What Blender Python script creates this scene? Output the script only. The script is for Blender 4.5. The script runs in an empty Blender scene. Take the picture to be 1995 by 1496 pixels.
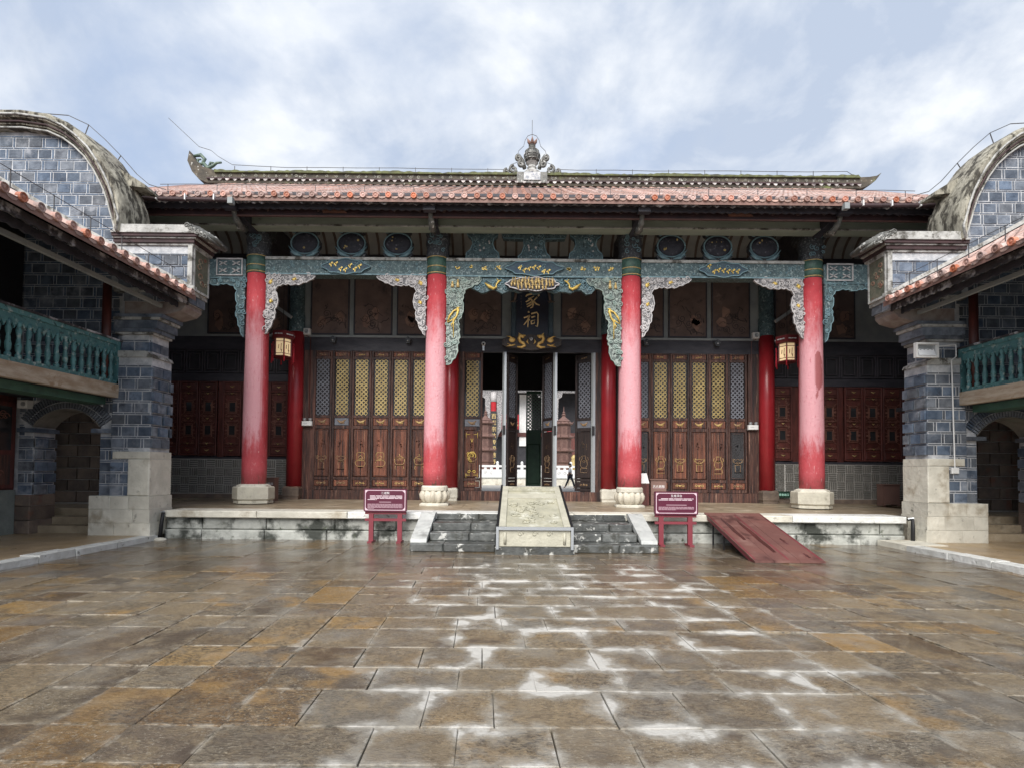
import bpy, bmesh, math, random
from mathutils import Vector, Matrix
from math import sin, cos, pi, radians as R, hypot, atan2
rnd = random.Random(7)
SC = bpy.context.scene
COL = SC.collection

# ------------------------------------------------------------------ camera
cd = bpy.data.cameras.new('camera'); cam = bpy.data.objects.new('camera', cd); COL.objects.link(cam)
cd.sensor_width = 36; cd.lens = 18.95; cd.shift_y = 0.0687; cd.clip_start = .1; cd.clip_end = 3000
cam.matrix_world = Matrix.Translation((-.59, 0, 1.6)) @ Matrix.Rotation(R(91.7), 4, 'X') @ Matrix.Rotation(.009, 4, 'Z')
SC.camera = cam
# ------------------------------------------------------------------ world: pale broken overcast
SUN_EL, SUN_AZ = R(41), R(193)          # azimuth of the sun seen from above, clockwise from +Y
W = bpy.data.worlds.new('World'); SC.world = W; W.use_nodes = True
nt = W.node_tree; nt.nodes.clear(); N = nt.nodes.new; L = nt.links.new
out = N('ShaderNodeOutputWorld'); bg = N('ShaderNodeBackground'); L(bg.outputs[0], out.inputs[0])
sky = N('ShaderNodeTexSky'); sky.sky_type = 'NISHITA'; sky.sun_disc = False
sky.sun_elevation = SUN_EL; sky.sun_rotation = SUN_AZ; sky.air_density = 1.0; sky.dust_density = .6
tc = N('ShaderNodeTexCoord'); sep = N('ShaderNodeSeparateXYZ'); L(tc.outputs['Generated'], sep.inputs[0])
add = N('ShaderNodeMath'); add.operation = 'ADD'; add.inputs[1].default_value = .42; L(sep.outputs['Z'], add.inputs[0])
mx = N('ShaderNodeMath'); mx.operation = 'MAXIMUM'; mx.inputs[1].default_value = .2; L(add.outputs[0], mx.inputs[0])
dvx = N('ShaderNodeMath'); dvx.operation = 'DIVIDE'; L(sep.outputs['X'], dvx.inputs[0]); L(mx.outputs[0], dvx.inputs[1])
dvy = N('ShaderNodeMath'); dvy.operation = 'DIVIDE'; L(sep.outputs['Y'], dvy.inputs[0]); L(mx.outputs[0], dvy.inputs[1])
cmb = N('ShaderNodeCombineXYZ'); L(dvx.outputs[0], cmb.inputs[0]); L(dvy.outputs[0], cmb.inputs[1]); cmb.inputs[2].default_value = 3.7
def wnoise(scale, detail, rough, dist=0):
    n = N('ShaderNodeTexNoise'); n.inputs['Scale'].default_value = scale; n.inputs['Detail'].default_value = detail
    n.inputs['Roughness'].default_value = rough; n.inputs['Distortion'].default_value = dist; L(cmb.outputs[0], n.inputs['Vector']); return n
def wramp(src, a, b, c0=(0, 0, 0, 1), c1=(1, 1, 1, 1)):
    r = N('ShaderNodeValToRGB'); r.color_ramp.elements[0].position = a; r.color_ramp.elements[1].position = b
    r.color_ramp.elements[0].color = c0; r.color_ramp.elements[1].color = c1; L(src, r.inputs[0]); return r
cover = wramp(wnoise(2.0, 9, .56, .2).outputs['Fac'], .30, .50)
shade = wramp(wnoise(3.8, 10, .56, .25).outputs['Fac'], .40, .60, (3.75, 4.35, 5.4, 1), (6.6, 6.85, 7.2, 1))
mul = N('ShaderNodeMix'); mul.data_type = 'RGBA'; mul.blend_type = 'MULTIPLY'; mul.inputs[0].default_value = 1
mul.inputs[7].default_value = (1.1, 1.2, 1.3, 1); L(sky.outputs[0], mul.inputs[6])
base = N('ShaderNodeMix'); base.data_type = 'RGBA'; base.inputs[0].default_value = .8; L(mul.outputs[2], base.inputs[6]); base.inputs[7].default_value = (3.6, 4.35, 5.7, 1)
mix = N('ShaderNodeMix'); mix.data_type = 'RGBA'; L(cover.outputs[0], mix.inputs[0]); L(base.outputs[2], mix.inputs[6]); L(shade.outputs[0], mix.inputs[7])
L(mix.outputs[2], bg.inputs[0]); bg.inputs[1].default_value = .10
# ------------------------------------------------------------------ sun behind the cloud
sd = bpy.data.lights.new('sun', 'SUN'); sd.energy = 3.5; sd.angle = R(45); sd.color = (1, .96, .9)
sun = bpy.data.objects.new('sun', sd); COL.objects.link(sun)
dirv = Vector((sin(SUN_AZ) * cos(SUN_EL), cos(SUN_AZ) * cos(SUN_EL), sin(SUN_EL)))
sun.rotation_euler = dirv.to_track_quat('Z', 'Y').to_euler(); sun.location = dirv * 60
SC.view_settings.view_transform = 'Standard'; SC.view_settings.look = 'None'; SC.view_settings.gamma = 1
SC.view_settings.use_curve_mapping = False; SC.view_settings.exposure = .58
SC.cycles.max_bounces = 8; SC.cycles.diffuse_bounces = 5; SC.cycles.use_denoising = True

# ================================================================== helpers
WL = {}
def wl(o): return WL.get(o, Vector((0, 0, 0))) if o else Vector((0, 0, 0))
def reg(o, parent, loc):
    loc = Vector(loc); WL[o] = loc
    if parent: o.parent = parent; o.location = loc - wl(parent)
    else: o.location = loc
    COL.objects.link(o); return o
def tag(o, label=None, cat=None, group=None, kind=None):
    if label: o['label'] = label
    if cat: o['category'] = cat
    if group: o['group'] = group
    if kind: o['kind'] = kind
    return o
def thing(name, label, cat, loc=(0, 0, 0), group=None, kind=None):
    return tag(reg(bpy.data.objects.new(name, None), None, loc), label, cat, group, kind)
class MB:
    def __init__(s): s.v = []; s.f = []; s.at = []
    def add(s, vs, fs):
        n = len(s.v); s.v += [tuple(map(float, p)) for p in vs]; s.f += [tuple(i + n for i in f) for f in fs]; return s
    def box(s, x0, x1, y0, y1, z0, z1):
        return s.add([(x0, y0, z0), (x1, y0, z0), (x1, y1, z0), (x0, y1, z0), (x0, y0, z1), (x1, y0, z1), (x1, y1, z1), (x0, y1, z1)],
                     [(0, 3, 2, 1), (4, 5, 6, 7), (0, 1, 5, 4), (1, 2, 6, 5), (2, 3, 7, 6), (3, 0, 4, 7)])
    def cbox(s, x0, x1, y0, y1, z0, z1, c=.01):     # box with chamfered edges on the -Y face and all sides of it
        return s.add([(x0 + c, y0, z0 + c), (x1 - c, y0, z0 + c), (x1 - c, y0, z1 - c), (x0 + c, y0, z1 - c),
                      (x0, y0 + c, z0), (x1, y0 + c, z0), (x1, y0 + c, z1), (x0, y0 + c, z1), (x0, y1, z0), (x1, y1, z0), (x1, y1, z1), (x0, y1, z1)],
                     [(0, 1, 2, 3), (0, 4, 5, 1), (1, 5, 6, 2), (2, 6, 7, 3), (3, 7, 4, 0), (4, 8, 9, 5), (5, 9, 10, 6), (6, 10, 11, 7), (7, 11, 8, 4), (8, 11, 10, 9)])
    def prism(s, pts, y0, y1):                      # polygon in XZ pushed along Y
        n = len(pts); vs = [(x, y0, z) for x, z in pts] + [(x, y1, z) for x, z in pts]
        return s.add(vs, [tuple(range(n)), tuple(range(2 * n - 1, n - 1, -1))] + [(i, i + n, (i + 1) % n + n, (i + 1) % n) for i in range(n)])
    def prismx(s, pts, x0, x1):                     # polygon in YZ pushed along X
        n = len(pts); vs = [(x0, y, z) for y, z in pts] + [(x1, y, z) for y, z in pts]
        return s.add(vs, [tuple(range(n)), tuple(range(2 * n - 1, n - 1, -1))] + [(i, i + n, (i + 1) % n + n, (i + 1) % n) for i in range(n)])
    def lathe(s, prof, cx, cy, n=20, flute=None, a0=0):
        vs = []; 
        for r, z in prof:
            for k in range(n):
                a = a0 + 2 * pi * k / n; rr = r * (1 + (flute[0] * abs(cos(flute[1] * a / 2)) - flute[0] * .5 if flute else 0)); vs.append((cx + rr * cos(a), cy + rr * sin(a), z))
        fs = [(i * n + k, i * n + (k + 1) % n, (i + 1) * n + (k + 1) % n, (i + 1) * n + k) for i in range(len(prof) - 1) for k in range(n)]
        m = len(prof) - 1
        return s.add(vs, fs + [tuple(range(n - 1, -1, -1)), tuple(m * n + k for k in range(n))])
    def tube(s, path, r, n=5, flat=1.0, cap=True):
        P = [Vector(p) for p in path]; m = len(P); vs = []; rr = r if isinstance(r, (list, tuple)) else [r] * m
        up = None
        for i, p in enumerate(P):
            d = (P[min(i + 1, m - 1)] - P[max(i - 1, 0)]); d = d.normalized() if d.length > 1e-9 else Vector((0, 0, 1))
            a = d.cross(Vector((0, 1, 0)))
            if a.length < .1: a = d.cross(Vector((1, 0, 0)))
            if up is not None and a.dot(up) < 0: a = -a
            a.normalize(); up = a; b = d.cross(a).normalized()
            for k in range(n):
                t = 2 * pi * (k + .5) / n; q = p + a * (cos(t) * rr[i]) + b * (sin(t) * rr[i] * flat); vs.append(q)
        fs = [(i * n + k, i * n + (k + 1) % n, (i + 1) * n + (k + 1) % n, (i + 1) * n + k) for i in range(m - 1) for k in range(n)]
        if cap: fs += [tuple(range(n)), tuple((m - 1) * n + k for k in range(n - 1, -1, -1))]
        return s.add(vs, fs)
    def bar(s, a, b, w, d):                         # bar in an XZ plane: a,b=(x,y,z)
        a = Vector(a); b = Vector(b); t = (b - a).normalized(); nn = Vector((-t.z, 0, t.x)) * w / 2; dy = Vector((0, d, 0))
        return s.add([a - nn, a + nn, b + nn, b - nn, a - nn + dy, a + nn + dy, b + nn + dy, b - nn + dy], [(0, 1, 2, 3), (7, 6, 5, 4), (0, 4, 5, 1), (1, 5, 6, 2), (2, 6, 7, 3), (3, 7, 4, 0)])
    def ball(s, x, y, z, rx, ry=None, rz=None, n=10, m=6):
        ry = ry or rx; rz = rz or rx; vs = [(x, y, z - rz)]
        for i in range(1, m):
            for k in range(n):
                p = pi * i / m; a = 2 * pi * k / n; vs.append((x + rx * sin(p) * cos(a), y + ry * sin(p) * sin(a), z - rz * cos(p)))
        vs.append((x, y, z + rz)); e = len(vs) - 1
        fs = [(0, 1 + (k + 1) % n, 1 + k) for k in range(n)] + [(1 + i * n + k, 1 + i * n + (k + 1) % n, 1 + (i + 1) * n + (k + 1) % n, 1 + (i + 1) * n + k) for i in range(m - 2) for k in range(n)]
        return s.add(vs, fs + [(e, 1 + (m - 2) * n + k, 1 + (m - 2) * n + (k + 1) % n) for k in range(n)])
    def spiral(s, x, y, z, r0, turns=1.4, t=.012, ph=0, sgn=1, n=16, nn=4):
        pts = []
        for i in range(n + 1):
            u = i / n; a = ph + sgn * turns * 2 * pi * u; r = r0 * (1 - .85 * u); pts.append((x + r * cos(a), y, z + r * sin(a)))
        return s.tube(pts, t, nn)
    def mirror(s, sg):
        if sg < 0: s.v = [(-x, y, z) for x, y, z in s.v]
        return s
    def mesh(s, name, m, smooth=False, origin=None):
        vs = s.v; o = Vector(origin) if origin is not None else Vector((0, 0, 0))
        me = bpy.data.meshes.new(name); me.from_pydata([(x - o.x, y - o.y, z - o.z) for x, y, z in vs], [], s.f)
        b = bmesh.new(); b.from_mesh(me); bmesh.ops.recalc_face_normals(b, faces=b.faces); b.to_mesh(me); b.free()
        if smooth: me.shade_smooth() if smooth is True else me.set_sharp_from_angle(angle=smooth)
        if smooth not in (False, True):
            for p in me.polygons: p.use_smooth = True
        me.materials.append(m); return me
    def build(s, name, m, parent=None, smooth=False, kind=None, label=None):
        xs = [p[0] for p in s.v]; ys = [p[1] for p in s.v]; zs = [p[2] for p in s.v]
        o = Vector(((min(xs) + max(xs)) / 2, (min(ys) + max(ys)) / 2, min(zs)))
        ob = bpy.data.objects.new(name, s.mesh(name, m, smooth, o)); reg(ob, parent, o); tag(ob, label, kind=kind); return ob
def inst(me, name, parent, loc, rot=None, scale=None):
    o = bpy.data.objects.new(name, me); reg(o, parent, loc)
    if rot: o.rotation_euler = rot
    if scale: o.scale = scale
    return o
def copy_part(src, parent, off):
    """a part and its sub-parts copied to another place"""
    c = src.copy(); WL[c] = WL[src] + Vector(off); c.parent = parent; c.location = WL[c] - wl(parent); COL.objects.link(c)
    for ch in list(src.children): copy_part(ch, c, off)
    return c
SM = R(40)

# ================================================================== materials
def M(name, c1, c2=None, scale=3, rough=.7, rr=.12, bump=.15, bscale=35, rand=0, stain=None, stain2=None, metal=0, stretch=None, detail=5, coat=0, sat=0):
    m = bpy.data.materials.new(name); m.use_nodes = True; nt = m.node_tree; N = nt.nodes.new; L = nt.links.new
    b = nt.nodes['Principled BSDF']; g = N('ShaderNodeNewGeometry'); pos = g.outputs['Position']
    if stretch:
        mp = N('ShaderNodeMapping'); mp.inputs['Scale'].default_value = stretch; L(pos, mp.inputs[0]); spos = mp.outputs[0]
    else: spos = pos
    oi = N('ShaderNodeObjectInfo')
    off = N('ShaderNodeVectorMath'); off.operation = 'ADD'; 
    sc = N('ShaderNodeVectorMath'); sc.operation = 'SCALE'; sc.inputs[3].default_value = 37 if rand else 0
    cb = N('ShaderNodeCombineXYZ'); L(oi.outputs['Random'], cb.inputs[0]); L(oi.outputs['Random'], cb.inputs[2]); L(cb.outputs[0], sc.inputs[0]); L(spos, off.inputs[0]); L(sc.outputs[0], off.inputs[1]); v = off.outputs[0]
    def noise(s, d=detail, src=None, rgh=.6):
        n = N('ShaderNodeTexNoise'); n.inputs['Scale'].default_value = s; n.inputs['Detail'].default_value = d; n.inputs['Roughness'].default_value = rgh; L(src or v, n.inputs['Vector']); return n.outputs['Fac']
    def ramp(src, a, bb):
        r = N('ShaderNodeMapRange'); r.interpolation_type = 'SMOOTHSTEP'; r.inputs[1].default_value = a; r.inputs[2].default_value = bb; L(src, r.inputs[0]); return r.outputs[0]
    def mixc(f, a, bcol):
        x = N('ShaderNodeMix'); x.data_type = 'RGBA'
        if isinstance(f, float): x.inputs[0].default_value = f
        else: L(f, x.inputs[0])
        for i, c in ((6, a), (7, bcol)):
            if isinstance(c, tuple): x.inputs[i].default_value = (*c, 1)
            else: L(c, x.inputs[i])
        return x.outputs[2]
    c2 = c2 or tuple(x * .72 for x in c1)
    col = mixc(ramp(noise(scale), .3, .7), c1, c2)
    if rand:
        hs = N('ShaderNodeHueSaturation'); mr = N('ShaderNodeMapRange'); mr.inputs[3].default_value = 1 - rand; mr.inputs[4].default_value = 1 + rand; L(oi.outputs['Random'], mr.inputs[0]); L(mr.outputs[0], hs.inputs['Value'])
        if sat:
            m2 = N('ShaderNodeMapRange'); mm = N('ShaderNodeMath'); mm.operation = 'FRACT'; ml = N('ShaderNodeMath'); ml.operation = 'MULTIPLY'; ml.inputs[1].default_value = 7.3; L(oi.outputs['Random'], ml.inputs[0]); L(ml.outputs[0], mm.inputs[0]); L(mm.outputs[0], m2.inputs[0]); m2.inputs[3].default_value = 1 - sat; m2.inputs[4].default_value = 1 + sat * .3; L(m2.outputs[0], hs.inputs['Saturation'])
        L(col, hs.inputs['Color']); col = hs.outputs[0]
    for st in (stain, stain2):
        if st:
            f = ramp(noise(st[1], 7, pos if len(st) < 5 else v, .65), st[2], st[3]); col = mixc(f, col, st[0])
    L(col, b.inputs['Base Color']); b.inputs['Metallic'].default_value = metal
    mr = N('ShaderNodeMapRange'); mr.inputs[3].default_value = max(.03, rough - rr); mr.inputs[4].default_value = min(1, rough + rr); L(noise(scale * 2.3), mr.inputs[0]); L(mr.outputs[0], b.inputs['Roughness'])
    if coat: b.inputs['Coat Weight'].default_value = coat; b.inputs['Coat Roughness'].default_value = .15
    if bump:
        bp = N('ShaderNodeBump'); bp.inputs['Strength'].default_value = min(1, bump * 2.5); bp.inputs['Distance'].default_value = .02; L(noise(bscale, 6), bp.inputs['Height']); L(bp.outputs[0], b.inputs['Normal'])
    m['col'] = 0
    return m
def plain(name, c, rough=.5, metal=0, emit=0, alpha=None):
    m = bpy.data.materials.new(name); m.use_nodes = True; b = m.node_tree.nodes['Principled BSDF']
    b.inputs['Base Color'].default_value = (*c, 1); b.inputs['Roughness'].default_value = rough; b.inputs['Metallic'].default_value = metal
    if emit: b.inputs['Emission Color'].default_value = (*c, 1); b.inputs['Emission Strength'].default_value = emit
    return m
brick_m = M('blue_grey_brick', (.055, .078, .118), (.135, .172, .23), 4, .8, .1, .35, 30, rand=.36, sat=.5, stain=((.36, .38, .42), 2.2, .52, .8), stain2=((.035, .04, .055), 3.5, .55, .75))
mortar_m = M('pale_mortar', (.60, .61, .63), (.34, .36, .39), 6, .9, bump=.3, bscale=50)
wstone_m = M('white_limestone', (.70, .67, .58), (.54, .515, .44), 2.5, .75, bump=.5, bscale=11, rand=.10, stain=((.36, .31, .23), 1.6, .52, .72), stain2=((.16, .15, .125), 5, .60, .74))
fstone_m = M('stained_facing_stone', (.56, .57, .53), (.36, .37, .34), 3, .6, bump=.45, bscale=14, rand=.16, stain=((.045, .05, .042), 1.7, .44, .60), stain2=((.07, .085, .05), 5, .58, .7))
step_m = M('dark_wet_step_stone', (.12, .125, .12), (.055, .058, .056), 5, .4, .2, .8, 11, rand=.35, stain=((.05, .05, .042), 3, .5, .62), stain2=((.50, .50, .47), 4.2, .57, .63))
cheek_m = M('pale_cheek_stone', (.52, .53, .51), (.38, .39, .38), 4, .5, bump=.3, bscale=20, rand=.1, stain=((.2, .2, .19), 2, .55, .75))
porch_m = M('porch_floor_stone', (.36, .29, .20), (.24, .19, .13), 2.5, .35, .2, .2, 14, rand=.15, stain=((.5, .43, .33), 1.4, .52, .7), stain2=((.1, .085, .06), 1.9, .55, .75))
walk_m = M('walkway_stone', (.44, .33, .21), (.3, .22, .14), 2, .35, .2, .3, 12, stain=((.45, .31, .14), 1.0, .5, .7))
kerb_m = M('white_kerb_stone', (.74, .75, .73), (.56, .56, .53), 5, .65, bump=.5, bscale=16, rand=.12, stain=((.15, .15, .13), 7, .60, .70))
redin_m = M('glossy_red_paint', (.36, .022, .03), (.28, .016, .022), 2, .32, .08, .05, 10)
wood_m = M('weathered_brown_door_wood', (.125, .055, .04), (.034, .016, .013), 1.8, .5, .12, .4, 8, rand=.25, stretch=(9, 9, .6), stain=((.26, .15, .11), 2.2, .56, .7, 1), stain2=((.02, .013, .014), .8, .46, .66, 1))
wood2_m = M('brown_panel_wood', (.24, .088, .05), (.065, .025, .018), 1.8, .48, .12, .35, 8, rand=.3, stretch=(12, 12, .5), stain=((.03, .016, .015), .8, .48, .66, 1), stain2=((.40, .20, .12), 2.0, .6, .74, 1))
redwood_m = M('dark_red_window_wood', (.125, .034, .027), (.065, .02, .017), 3, .45, .1, .15, 12, rand=.15, stretch=(4, 4, .8))
dark_m = M('blackened_beam_wood', (.024, .024, .034), (.05, .048, .06), 2, .6, .15, .2, 10, stretch=(1, 3, 3))
eave_m = M('dark_weathered_eave', (.055, .05, .056), (.025, .022, .026), 3, .75, .1, .3, 14, stain=((.5, .5, .53), 3.2, .5, .66))
eave2_m = M('dark_purple_fascia', (.05, .022, .026), (.025, .014, .018), 3, .6, .1, .2, 14)
teal_m = M('carved_teal_beam', (.10, .155, .165), (.05, .085, .098), 6, .6, .1, .7, 30, stain=((.26, .33, .34), 20, .53, .62), stain2=((.02, .035, .042), 24, .57, .64))
teal2_m = M('teal_carving', (.09, .15, .165), (.045, .08, .095), 8, .6, .1, .6, 24, stain=((.27, .34, .35), 15, .55, .64), stain2=((.015, .025, .03), 17, .56, .63))
slate_m = M('slate_carving', (.03, .034, .042), (.065, .07, .078), 12, .65, .1, .6, 24, stain=((.20, .21, .22), 19, .55, .63))
brw_m = M('pale_bracket_wood', (.09, .09, .10), (.16, .155, .16), 12, .65, .1, .8, 22, stain=((.48, .46, .46), 17, .48, .56), stain2=((.02, .022, .03), 21, .56, .62))
brg_m = M('green_bracket_wood', (.07, .09, .085), (.12, .145, .135), 12, .65, .1, .8, 20, stain=((.32, .37, .34), 15, .48, .57), stain2=((.012, .016, .018), 17, .55, .61))
reliefw_m = M('pale_carved_relief', (.58, .55, .55), (.36, .35, .36), 8, .65)
reliefg_m = M('grey_green_relief', (.36, .42, .38), (.18, .25, .23), 8, .65)
reliefb_m = M('blue_green_relief', (.20, .32, .36), (.11, .19, .23), 8, .6)
worn_m = M('worn_gilding', (.56, .40, .15), (.34, .22, .09), 14, .5, .1, .2, 40, stain=((.2, .1, .05), 9, .55, .68))
worn2_m = M('rubbed_gilding', (.34, .22, .11), (.2, .12, .07), 14, .5, .1, .2, 40)
gold_m = M('gold_leaf', (.72, .53, .13), (.5, .34, .09), 12, .42, .1, .1, 40, metal=.25)
goldf_m = M('pale_gold_figures', (.74, .56, .25), (.42, .28, .1), 18, .45, .1, .1, 40, metal=.15)
goldl_m = M('gold_lattice', (.52, .40, .17), (.34, .25, .1), 5, .5, .1, .1, 40, rand=.12, metal=.15)
greyl_m = M('faded_grey_lattice', (.17, .18, .21), (.11, .11, .13), 5, .6, rand=.1)
pane_m = plain('dark_window_pane', (.03, .03, .033), .12)
panel_m = M('painted_brown_panel', (.15, .10, .085), (.10, .068, .06), 2.2, .7, .1, .05, 20, rand=.15, stain=((.06, .045, .045), 2.2, .55, .68), stain2=((.22, .15, .125), 1.7, .6, .72))
panelline_m = M('dark_painted_line', (.035, .028, .03), None, 5, .7)
plast_m = M('grey_green_plaster', (.30, .32, .32), (.22, .24, .25), 2, .8, bump=.1)
purlin_m = M('pale_green_purlin', (.36, .40, .33), (.27, .31, .26), 2, .7, bump=.1, stretch=(.5, 2, 2), stain=((.16, .17, .15), 3, .6, .8))
ceil_m = M('pale_ceiling_board', (.33, .34, .335), (.26, .27, .27), 2, .8, bump=.05)
tile_m = M('pink_terracotta_tile', (.52, .34, .285), (.37, .225, .185), 3, .55, .12, .2, 20, rand=.2, sat=.25, stain=((.66, .57, .53), 1.6, .5, .75, 1), stain2=((.10, .08, .075), 2.8, .55, .68, 1))
tiled_m = M('terracotta_tile_face', (.50, .20, .13), (.36, .15, .10), 9, .6, .1, .2, 30, rand=.35, sat=.55)
dripm_m = M('pale_drip_tile', (.42, .27, .22), (.2, .14, .12), 6, .65, .1, .2, 30, rand=.3, stain=((.1, .09, .085), 5, .5, .65))
tilepan_m = M('terracotta_pan', (.25, .14, .115), (.15, .085, .07), 3, .65, .1, .2, 16)
ridge_m = M('mossy_ridge', (.12, .10, .075), (.05, .045, .038), 4, .85, .1, .5, 12, stain=((.2, .23, .09), 1.4, .58, .74), stain2=((.5, .49, .45), 6, .60, .66))
moss_m = M('moss_cap', (.15, .165, .07), (.08, .085, .05), 4, .9, .05, .5, 20, stain=((.06, .06, .045), 2, .5, .7))
grime_m = M('weathered_coping_plaster', (.40, .38, .31), (.22, .205, .165), 3, .85, .1, .7, 9, stretch=(2.2, 2.2, .7), stain=((.045, .04, .03), 2.4, .47, .58, 1), stain2=((.13, .12, .09), 8, .53, .66))
coping_m = M('pale_coping_line', (.50, .50, .48), (.32, .32, .31), 4, .85, .1, .5, 12, stain=((.08, .075, .065), 3, .50, .64), stain2=((.2, .195, .17), 8, .55, .68))
maroonband_m = M('dark_maroon_moulding', (.06, .03, .033), (.035, .02, .022), 4, .7)
balu_m = M('teal_balustrade_paint', (.09, .23, .235), (.055, .15, .165), 5, .5, .1, .15, 24, rand=.15, stain=((.30, .38, .36), 9, .54, .66), stain2=((.02, .05, .052), 12, .56, .66))
beamw_m = M('peeling_pale_beam', (.50, .42, .33), (.34, .25, .17), 3, .8, .1, .4, 12, stretch=(3, .8, 3), stain=((.3, .2, .12), 3.5, .55, .66))
greenb_m = M('green_joist', (.06, .14, .10), (.04, .09, .07), 3, .7)
sign_m = M('maroon_sign_paint', (.10, .012, .034), (.085, .011, .03), 3, .35, .08, 0)
signpost_m = M('red_sign_post', (.22, .035, .05), (.18, .03, .042), 3, .5, .08, .05)
white_m = plain('white_print', (.8, .78, .78), .5)
pinkw_m = plain('faint_print', (.46, .3, .35), .5)
ramp_m = M('red_brown_sheet_steel', (.17, .075, .062), (.13, .06, .052), 1.5, .5, .12, .12, 30, stain=((.23, .13, .11), 2.2, .5, .7), stain2=((.08, .034, .03), 1.3, .58, .68))
box_m = M('brown_metal_box', (.20, .115, .095), (.17, .1, .082), 3, .5, .08, .02)
blackm = plain('black_metal', (.015, .015, .017), .5, .2)
greym = plain('grey_aluminium', (.42, .44, .46), .35, .5)
plasticw = plain('white_plastic', (.75, .75, .74), .45)
wire_m = plain('dull_wire', (.06, .06, .065), .6)
bord_m = M('smooth_beige_stone', (.50, .48, .39), (.40, .385, .31), 4, .5, .12, .25, 20)
carv_m = M('carved_yellow_grey_stone', (.44, .42, .32), (.33, .32, .25), 4, .5, .12, .5, 16, stain=((.56, .55, .47), 2.2, .5, .7))
green_m = M('dark_green_door', (.06, .15, .09), (.045, .11, .07), 3, .45)
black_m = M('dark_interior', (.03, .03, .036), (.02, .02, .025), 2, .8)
brownstone_m = M('brown_wall_stone', (.20, .15, .115), (.11, .085, .07), 3, .8, .1, .4, 14, rand=.3, stain=((.2, .075, .045), 1.2, .55, .7))
marble_m = M('white_marble', (.80, .80, .80), (.68, .68, .68), 5, .6)
pagoda_m = M('red_brown_carved_stone', (.17, .095, .078), (.11, .06, .05), 6, .75, .1, .3, 20)
greyfin_m = M('grey_ceramic_finial', (.17, .17, .155), (.07, .07, .066), 8, .5, .15, .3, 20, stain=((.6, .6, .58), 9, .58, .66))
greencer_m = M('blue_green_ceramic', (.07, .11, .10), (.12, .17, .12), 8, .45, .1, .3, 20)
bandgreen_m = M('green_painted_band', (.055, .125, .095), (.03, .065, .055), 11, .5, .1, .2, 30)
basew_m = M('carved_grey_brick', (.22, .21, .19), (.15, .145, .13), 4, .8, .1, .3, 30, rand=.1, stain=((.2, .23, .19), 1.5, .55, .75))
bmort_m = M('grey_mortar', (.62, .6, .56), (.5, .48, .45), 4, .9)

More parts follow.
